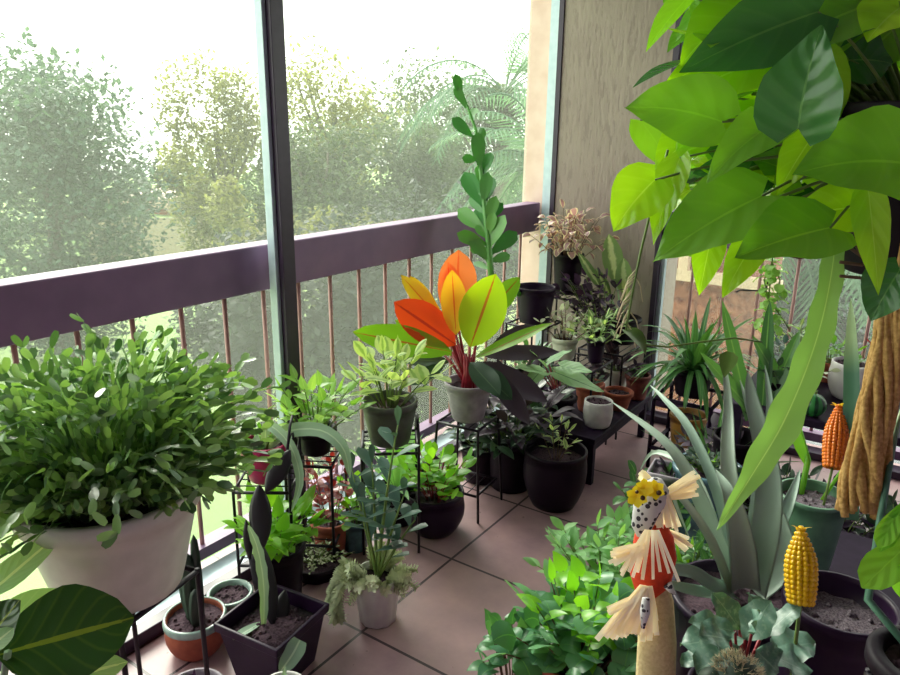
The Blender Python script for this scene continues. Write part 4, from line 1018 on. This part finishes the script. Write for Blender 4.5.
corn(W(833, 468, 1.84), W(839, 405, 1.88), .0285, 'cornorange', 'orange glass corn ornament on a stick in the sage green pot', c + V((.028, -.0, 0)), 'stem')

# dark pot of soil in the corner, right
b = W(838, 668, 1.3); b = V((b.x, b.y, .30)); sp_ = W(838, 615, 1.3)
st = stand('dark_pot_stand', (sp_.x, sp_.y), .075, .075, .33, 'black stand under the dark pot of gravelly soil in the lower right corner')
b = V((sp_.x, sp_.y, .33)); r = root_at('gravel_soil_pot', b, 'dark plastic pot tinted purple for shadow, of bare gravelly soil in the lower right corner'); c = pot(r, b, .075, .092, sp_.z - .33 + .03, 'purpleblack', rim=.004, soil='pebble', soilz=.85)
# crinkled begonia and ball cactus near bottom
b = W(742, 668, 1.2); b = V((b.x, b.y, .42)); stand('low_wire_stand', (b.x, b.y), .07, .07, .42, 'black wire stand under the crinkled blue-green plant at the bottom')
r = root_at('crinkled_begonia', b, 'crinkled blue-green leaved plant at the bottom in front of the aloe'); c = pot(r, b, .06, .08, .1, 'purpleblack', rim=.004)
mb = MB(); sb = MB(); N = 0
for (x0_, y0_, x1_, y1_, wd, dd) in ((745, 640, 680, 640, .07, 0), (735, 632, 690, 618, .05, -.02), (740, 630, 715, 592, .05, .05), (745, 640, 770, 600, .06, -.02), (760, 640, 800, 602, .045, -.02), (770, 650, 815, 640, .07, .0), (740, 650, 695, 668, .08, -.05), (755, 650, 780, 672, .07, -.08), (775, 640, 750, 592, .05, .08), (742, 625, 720, 603, .05, .1), (770, 655, 812, 672, .08, -.04), (730, 640, 700, 632, .06, -.06), (752, 632, 760, 612, .06, -.05), (765, 625, 795, 612, .04, .06), (730, 655, 680, 660, .06, 0), (750, 660, 735, 690, .09, -.05)):
    a = W(x0_, y0_, 1.2 + dd); e = W(x1_, y1_, 1.2 + dd * 1.2); pleaf(mb, a, e, wd, 'oval', n=V((ur(-.3, .3), ur(-.5, .1), 1)), wave=.1, fold=.15, seg=10, droop=.2); sb.tube([c, c.lerp(a, .6) + V((0, 0, .01)), a], .0025, 5)
mb.build('foliage', 'crink', r); sb.build('stem', 'redstem', r)
corn(W(801, 604, 1.18), W(801, 527, 1.2), .0245, 'cornyellow', 'yellow glass corn ornament standing in front of the crinkled begonia', V((W(799, 640, 1.2).x, W(799, 640, 1.2).y, .50)), 'stem')
b = W(735, 695, 1.06); st = stand('cactus_stand', (b.x, b.y), .045, .045, b.z - .02, 'small black stand under the spiny ball cactus at the bottom edge'); b = V((b.x, b.y, b.z - .02)); r = root_at('ball_cactus', b, 'spiny round cactus cut by the bottom edge of the picture')
c = pot(r, b, .035, .045, .035, 'terra', rim=.003); mb = MB(); sp = MB(); cc = c + V((0, 0, .02)); mb.ball(cc, .034, n=20, m=10); mb.ball(cc + V((-.03, -.02, -.005)), .02, n=14, m=8)
for i in range(160):
    d = sph(ur(0, 6.3), ur(-.2, 1.5)); p = cc + d * .033
    for q in range(3): d2 = (d + V((ur(-.6, .6), ur(-.6, .6), ur(-.6, .6)))).normalized(); sp.tube([p, p + d2 * .011], [.0006, .0002], 3)
M['spine'] = mat('cream_spines', '#d9c9a6', rough=.6); mb.build('body', 'cactus', r); sp.build('spine', 'spine', r)

# ------------------------------------------------------------------ bottom centre bush and fern
b = V((W(582, 650, 1.62).x, W(582, 650, 1.62).y, 0)); ft = W(575, 600, 1.62)
r = root_at('round_leaf_bush', b, 'bushy plant with round green leaves in a terracotta pot at the bottom centre')
c = pot(r, b, .075, .1, .3, 'terra', rim=.006)
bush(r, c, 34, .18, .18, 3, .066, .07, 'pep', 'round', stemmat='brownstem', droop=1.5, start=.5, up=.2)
bush(r, c + V((0, 0, .02)), 12, .21, .14, 3, .055, .038, 'pepl', 'heart', name='painted_lit_foliage', droop=.9, lobe=.12, start=.5)  # upper leaves carry painted light in their lime colour
b = V((W(515, 690, 1.7).x, W(515, 690, 1.7).y, 0)); r = root_at('hanging_stem_plant', b, 'round-leaved plant on many thin dark bare stems left of the round-leaf bush')
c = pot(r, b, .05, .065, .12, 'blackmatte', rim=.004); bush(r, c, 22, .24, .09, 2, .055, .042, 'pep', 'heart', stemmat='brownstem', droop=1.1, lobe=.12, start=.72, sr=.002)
b = V((W(612, 560, 2.0).x, W(612, 560, 2.0).y, 0)); r = root_at('soft_fern', b, 'soft pale green lobed fern behind the round-leaf bush')
c = pot(r, b, .07, .09, .17, 'black', rim=.004); bush(r, c, 44, .22, .2, 8, .06, .028, 'fern', 'lance', droop=.6)
b = V((W(690, 560, 2.0).x, W(690, 560, 2.0).y, 0)); r = root_at('shadowy_leafy_plant', b, 'green leafy plant in shade between the soft fern and the aloe')
c = pot(r, b, .07, .085, .2, 'black', rim=.004); bush(r, c, 22, .2, .15, 6, .06, .022, 'spider', 'lance', droop=.5); rosette(r, c, 9, .2, .03, 'limeleaf', 'lance', (50, 85), name='upright_leaf')

# ------------------------------------------------------------------ straw scarecrow on a stick
DS = 1.2
M['raffia'] = leafmat('raffia_straw', '#f6ecd2', '#fdf8ea', rough=.7, trans=.2, tcol=(1, .95, .8))
M['burlap'] = mat('tan_burlap', '#e0cc9c', '#ccb484', rough=.9, scale=180, bump=.5)
M['dress'] = mat('orange_red_felt', '#d9441e', '#c23416', rough=.8, scale=120, bump=.3)
t = NT('spotted_cotton'); vo = t.add('ShaderNodeTexVoronoi'); vo.inputs['Scale'].default_value = 95; g_ = t.add('ShaderNodeNewGeometry'); t.link(g_.outputs['Position'], vo.inputs['Vector'])
t.link(t.mix(t.math('LESS_THAN', vo.outputs['Distance'], .38), hx('#cfccd0'), hx('#3a3440')), t.b.inputs['Base Color']); t.b.inputs['Roughness'].default_value = .9; M['spotted'] = t.m
M['flower_y'] = leafmat('yellow_felt_petal', '#e6c81a', '#efd62e', rough=.7, trans=.15)
M['darkbead'] = mat('brown_bead', '#4a2418', rough=.3)
foot = W(655, 690, DS); r = thing('straw_scarecrow', V((foot.x, foot.y, 0)), 'straw scarecrow doll with an orange-red dress and spotted head scarf on a stick', 'doll')
S = lambda x, y, o=0: W(x, y, DS + o)
px_ = DS / F
fwd = -ray(655, 560).normalized()
def along(mb, pts, rr, n=14, flat=1.0):
    pts = [V(p) for p in pts]; i0 = len(mb.v)
    for i, p in enumerate(pts):
        d = (pts[min(i + 1, len(pts) - 1)] - pts[max(i - 1, 0)]).normalized(); s_ = d.cross(fwd).normalized(); nn = s_.cross(d)
        for k in range(n): a = 2 * pi * k / n; mb.v.append(p + s_ * cos(a) * rr[i] + nn * sin(a) * rr[i] * flat); mb.uv.append((i / len(pts), k / n))
    for i in range(len(pts) - 1):
        for k in range(n): x = i0 + i * n + k; y = i0 + i * n + (k + 1) % n; mb.f.append((x, y, y + n, x + n))
    mb.f.append(tuple(i0 + k for k in reversed(range(n)))); mb.f.append(tuple(i0 + (len(pts) - 1) * n + k for k in range(n)))
mb = MB(); mb.tube([(foot.x, foot.y, 0), foot, S(655, 600), S(650, 500)], .004, 6); mb.build('stick', 'brownstem', r)
mb = MB(); along(mb, [S(654, 578), S(656, 600), S(657, 640), S(655, 690), S(655, 730)], [.02, .028, .031, .032, .033], flat=.6)
mb.build('body', 'burlap', r)
mb = MB(); along(mb, [S(655, 524, -.005), S(654, 535, -.005), S(654, 555, -.005), S(650, 580, -.005), S(645, 594, -.005), S(642, 600, -.005)], [.02, .031, .036, .033, .018, .004], flat=.55); mb.build('dress', 'dress', r)
mb = MB(); along(mb, [S(640, 537, -.01), S(641, 528, -.01), S(646, 512, -.01), S(651, 498, -.01), S(656, 486, -.01), S(657, 478, -.01)], [.005, .016, .022, .026, .022, .008], flat=.8); o = mb.build('head', 'spotted', r); o['label'] = 'head wrapped in spotted cotton'
mb = MB()
for (x, y, rr) in ((637, 497, .0165), (655, 490, .015), (645, 488, .014)):
    cen = S(x, y, -.04)
    for k in range(6):
        a = k * pi / 3 + .3; s1, s2 = perp(fwd); d = (s1 * cos(a) + s2 * sin(a) + fwd * .35).normalized(); mb.leaf(cen, d, fwd, rr * 1.15, rr * .8, 'round', seg=4, nx=2)
fo = mb.build('flower', 'flower_y', r); mb = MB(); mb.ball(S(643, 498, -.045), .0045); mb.ball(S(659, 493, -.045), .0045); mb.ball(S(637, 492, -.045), .003); mb.build('flower_centre', 'darkbead', fo)
def straw(name, a, e, n, s0, s1_, wd, lb=None, bow=0):
    mb = MB()
    for i in range(n):
        f = (i + .5) / n - .5; p0 = V(a) + V(s0) * f + V((0, 0, 0)); p1 = V(e) + V(s1_) * f + V((ur(-.004, .004), ur(-.004, .004), ur(-.004, .004)))
        q = fwd * ur(-.006, .006); d = p1 - p0; mb.leaf(p0 + q, d + V((0, 0, bow * .1)), fwd + V((ur(-.3, .3), ur(-.3, .3), 0)), d.length * ur(.88, 1.05), wd * 1.25, 'strip', fold=.1, seg=4, nx=2, droop=bow)
    o = mb.build(name, 'raffia', r)
    if lb: o['label'] = lb
XR = V(cx_); ZU = V((0, 0, 1))
straw('hat_tuft', S(662, 496), S(697, 484, -.01), 30, ZU * .012, ZU * .05, .006)
straw('hat_tuft', S(668, 500), S(640, 478, .01), 12, ZU * .01, ZU * .03, .006)
straw('hair', S(662, 495, -.02), S(668, 530, -.01), 16, XR * .02, XR * .04, .006)
straw('arm', S(645, 545, -.03), S(612, 556, -.03), 16, ZU * .008, ZU * .032, .006)
straw('arm', S(668, 532), S(690, 546), 10, ZU * .006, ZU * .02, .006)
straw('collar', S(648, 530, -.04), S(632, 576, -.03), 8, XR * .008, XR * .05, .0055)
straw('collar', S(655, 530, -.05), S(666, 578, -.045), 4, XR * .012, XR * .05, .005)
straw('skirt', S(646, 586, -.03), S(628, 636, -.02), 34, XR * .014, XR * .1, .009)
straw('skirt', S(640, 596, -.03), S(608, 612, -.03), 8, ZU * .012, ZU * .02, .006)
mb = MB(); along(mb, [S(646, 598, -.05), S(645, 612, -.05), S(643, 628, -.045)], [.006, .008, .003]); mb.build('scarf_end', 'spotted', r); mb = MB(); along(mb, [S(668, 585, -.03), S(674, 594, -.03)], [.008, .003]); mb.build('scarf_end', 'spotted', r)

# ------------------------------------------------------------------ hanging pothos with macrame tail
DP = .76
pc = W(918, 195, DP + .07)                                     # pot centre
r = thing('hanging_pothos', V((pc.x, pc.y, pc.z - .10)), 'lush pothos with large glossy green leaves in a hanging dark pot at the top right', 'hanging plant')
pb = V((pc.x, pc.y, pc.z - .09)); c = pot(r, pb, .07, .1, .19, 'blackmatte', rim=.003)
PL = [ # mat, base px, tip px, width, base depth, tip depth, shape
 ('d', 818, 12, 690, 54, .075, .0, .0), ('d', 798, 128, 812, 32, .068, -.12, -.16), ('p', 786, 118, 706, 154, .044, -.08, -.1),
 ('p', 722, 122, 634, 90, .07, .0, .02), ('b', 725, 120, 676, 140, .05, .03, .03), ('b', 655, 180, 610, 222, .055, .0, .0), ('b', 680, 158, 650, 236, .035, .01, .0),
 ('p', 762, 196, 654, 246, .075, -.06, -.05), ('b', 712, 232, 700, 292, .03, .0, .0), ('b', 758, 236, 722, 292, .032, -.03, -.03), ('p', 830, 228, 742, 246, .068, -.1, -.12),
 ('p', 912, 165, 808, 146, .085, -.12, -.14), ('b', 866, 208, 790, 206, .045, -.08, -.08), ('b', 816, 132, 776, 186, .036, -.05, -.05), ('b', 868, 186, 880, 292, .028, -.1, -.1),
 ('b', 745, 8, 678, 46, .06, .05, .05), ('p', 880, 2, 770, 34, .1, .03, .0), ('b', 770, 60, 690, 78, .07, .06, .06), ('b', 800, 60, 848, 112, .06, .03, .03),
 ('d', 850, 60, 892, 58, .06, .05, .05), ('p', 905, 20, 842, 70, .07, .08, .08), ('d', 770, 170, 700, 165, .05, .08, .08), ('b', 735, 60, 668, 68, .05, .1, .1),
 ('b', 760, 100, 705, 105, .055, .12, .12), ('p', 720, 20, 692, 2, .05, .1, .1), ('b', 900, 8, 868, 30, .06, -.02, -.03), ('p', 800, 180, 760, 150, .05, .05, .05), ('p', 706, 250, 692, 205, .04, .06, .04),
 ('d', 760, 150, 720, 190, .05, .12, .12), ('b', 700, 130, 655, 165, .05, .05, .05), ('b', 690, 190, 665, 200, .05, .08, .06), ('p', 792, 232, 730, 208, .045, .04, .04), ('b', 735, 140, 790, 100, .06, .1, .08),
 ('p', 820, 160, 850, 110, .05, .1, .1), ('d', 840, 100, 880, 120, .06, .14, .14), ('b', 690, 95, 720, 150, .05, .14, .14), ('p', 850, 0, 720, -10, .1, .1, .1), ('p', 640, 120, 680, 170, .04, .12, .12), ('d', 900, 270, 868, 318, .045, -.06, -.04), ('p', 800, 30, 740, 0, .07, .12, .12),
]
mbs = {'d': MB(), 'p': MB(), 'b': MB()}; sb = MB(); hub = pb + V((0, 0, .13))
for (mk, x0_, y0_, x1_, y1_, wd, d0, d1) in PL:
    a = W(x0_, y0_, DP + d0); e = W(x1_, y1_, DP + d1)
    n_ = -ray(x0_, y0_).normalized() + V((-.15, .12, .32)) + V((ur(-.3, .3), ur(-.3, .3), ur(-.15, .25)))
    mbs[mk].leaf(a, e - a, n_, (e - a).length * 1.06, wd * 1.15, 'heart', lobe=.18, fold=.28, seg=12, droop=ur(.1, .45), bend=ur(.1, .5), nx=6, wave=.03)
    mid = hub.lerp(a, .6) + V((0, 0, .03)); sb.tube([hub * (1 - u) ** 2 + mid * 2 * u * (1 - u) + a * u * u for u in [k / 6 for k in range(7)]], [.0024 - .0002 * k for k in range(7)], 6)
for i in range(150):
    x_ = ur(690, 910); y_ = ur(-40, 215) if x_ > 770 else ur(-30, 190); dd = ur(.06, .3)
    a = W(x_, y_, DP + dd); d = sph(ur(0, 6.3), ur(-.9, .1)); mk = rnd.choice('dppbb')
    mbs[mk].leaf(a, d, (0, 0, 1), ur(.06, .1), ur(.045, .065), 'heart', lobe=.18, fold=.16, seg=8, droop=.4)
    if i % 2: sb.tube([hub, hub.lerp(a, .5) + V((0, 0, .03)), a], .0025, 5)
mbs['p'].build('foliage', 'pothos', r); mbs['b'].build('painted_backlit_foliage', 'pothosb', r)['label'] = 'leaves painted bright yellow-green for backlight'; mbs['d'].build('painted_shade_foliage', 'pothosd', r)['label'] = 'leaves painted darker for shade'  # backlight and shade painted as separate leaf colours
sb.build('stem', 'stem', r)
mb = MB(); rt = MB()
V1 = [W(x, y, .80) for x, y in ((668, 150), (658, 185), (648, 222), (640, 255), (633, 290), (628, 318), (626, 330), (640, 344), (668, 347), (700, 342), (735, 338), (762, 342))]
mb.tube(V1, [.0014] * 7 + [.0011] * 5, 6)
pleaf(mb, W(626, 330, .80), W(655, 345, .78), .03, 'heart', lobe=.1, droop=1.5, n=(0, 0, 1)); pleaf(mb, W(730, 352, .80), W(724, 378, .78), .02, 'heart')
for i in range(17):
    u = ur(.3, .5); q = u * (len(V1) - 1); j = int(q); p = V1[j].lerp(V1[j + 1], q - j); d = V(cx_) * rnd.choice((-1, 1)) * ur(.4, 1) + V((0, 0, -1))
    d.normalize(); rt.tube([p, p + d * .014, p + d * .022 + V((0, 0, -.01))], [.0008, .0007, .0004], 4)
mb.build('vine', 'stem', r); rt.build('aerial_root', 'spine', r)
mb = MB()
for pts in ([(868, 215), (880, 250), (862, 265), (840, 262)], [(830, 246), (850, 248), (870, 262), (885, 285)], [(770, 250), (800, 258), (830, 250), (845, 240)], [(840, 276), (862, 278), (880, 285)], [(836, 215), (850, 235), (866, 262), (880, 288)]): mb.tube([W(x, y, DP - .02) for x, y in pts], .0018, 6)
mb.build('bare_stem', 'brownstem', r)

# long wavy strap leaf hanging across
a = W(836, 235, .84); r = thing('orchid_cactus_stem', V((a.x, a.y, a.z)), 'long wavy light green strap leaf hanging diagonally in front of the aloe', 'plant leaf')
mb = MB(); pts = [W(x, y, d) for x, y, d in ((836, 232, .86), (832, 270, .85), (822, 320, .84), (806, 370, .83), (782, 425, .82), (752, 475, .81), (717, 530, .80))]
FE = -ray(780, 400).normalized(); P = [pts[0]] + pts + [pts[-1]]; N = 60; i0 = 0; q = pts; out = []
for i in range(N + 1):
    t_ = i / N * (len(q) - 1); j = min(int(t_), len(q) - 2); f = t_ - j; p0, p1, p2, p3 = P[j:j + 4]
    out.append(.5 * ((2 * p1) + (p2 - p0) * f + (2 * p0 - 5 * p1 + 4 * p2 - p3) * f * f + (3 * p1 - p0 - 3 * p2 + p3) * f ** 3))
for i, p in enumerate(out):
    u = i / N; d = (out[min(i + 1, N)] - out[max(i - 1, 0)]).normalized(); s_ = d.cross(FE).normalized(); nn = s_.cross(d)
    w_ = (.0105 + .0085 * min(1, u * 1.4)) * (1 if u < .66 else max(.03, 1 - ((u - .66) / .34) ** 1.6)); 
    for k in range(-3, 4):
        a_ = k / 3; ed = 1 + .10 * sin(u * 40 + (1.6 if a_ > 0 else 0)) * abs(a_)
        mb.v.append(p + s_ * a_ * w_ * ed + nn * (abs(a_) * w_ * .3 + .0 + .0022 * sin(u * 30) * abs(a_))); mb.uv.append((u, (a_ + 1) / 2))
for i in range(N):
    for k in range(6): x = i * 7 + k; mb.f.append((x, x + 1, x + 8, x + 7))
mb.build('leaf_blade', 'epi', r)
mb = MB(); mb.tube([W(836, 236, .86), W(842, 205, .88), hub], [.004, .0035, .003], 6); mb.build('stem', 'stem', r)

# rope hanger
M['rope'] = mat('golden_brown_jute', '#cda468', '#a07840', rough=.95, scale=200, bump=.4)
kt = V((pc.x, pc.y, pb.z - .012)); r = thing('macrame_hanger', kt, 'golden brown jute plant hanger with a thick frayed rope tail on the right', 'plant hanger')
mb = MB()
for k in range(3):
    a = 2 * pi * k / 3 + .5; rim_ = V((cos(a), sin(a), 0)); mb.tube([kt, kt + rim_ * .05 + V((0, 0, .004)), kt + rim_ * .072 + V((0, 0, .03)), kt + rim_ * .09 + V((0, 0, .15)), kt + rim_ * .05 + V((0, 0, .5)), kt + V((0, 0, .75)), V((kt.x, kt.y, 2.6))], .004, 7)
mb.build('cord', 'rope', r)
mb = MB(); Lt = kt.z - W(855, 572, DP + .05).z
K = 34
for k in range(K):
    a0_ = 2 * pi * k / K * 2.6; r0_ = .004 + .019 * sqrt((k + .5) / K); pts = []; ln = Lt * ur(.9, 1.03); tw = ur(.8, 1.6)
    for j in range(22):
        u = j / 21; rr = r0_ * (.62 + .42 * min(1, u * 1.2)) * (1 + .12 * sin(u * 11 + k)); a = a0_ + tw * u * 2.2 + .25 * sin(u * 9 + k * 1.7)
        pts.append(kt + V((rr * cos(a), rr * sin(a), -ln * u)))
    mb.tube(pts, [.0052 + .0008 * sin(j * .9 + k) for j in range(22)], 6)
mb.build('rope_tail', 'rope', r)
mb = MB(); mb.ball(kt - V((0, 0, .004)), .014, (1, 1, .9), 12, 8); mb.build('knot', 'rope', r)

# bright leaf at the right edge and slender blue-green stalk
b = W(925, 690, .82); r = root_at('lime_leaf_plant', (b.x, b.y, b.z - .04), 'plant with bright lime leaves cut by the right edge beside the rope tail')
c = pot(r, (b.x, b.y, b.z - .04), .04, .052, .08, 'blackmatte'); mb = MB(); sb = MB()
for (x0_, y0_, x1_, y1_, wd) in ((925, 528, 862, 588, .04), (905, 500, 878, 548, .022), (915, 610, 905, 560, .04)):
    a = W(x0_, y0_, .78); pleaf(mb, a, W(x1_, y1_, .76), wd, 'paddle', seg=9); sb.tube([c, c.lerp(a, .6) + V((0, 0, .01)), a], .003, 6)
pleaf(mb, W(908, 495, .78), W(880, 552, .76), .02, 'paddle')
mb.build('foliage', 'pothos', r); sb.build('stem', 'stem', r)
mb = MB(); mb.tube([c, W(868, 600, .88), W(880, 520, .9), W(897, 425, .92), W(905, 400, .93)], [.005, .005, .0045, .003, .002], 7); mb.build('flower_stalk', 'snake', r)
st = stand('corner_wire_stand', (b.x, b.y), .055, .055, b.z - .04, 'thin black wire stand at the bottom right corner under the lime-leaved plant')
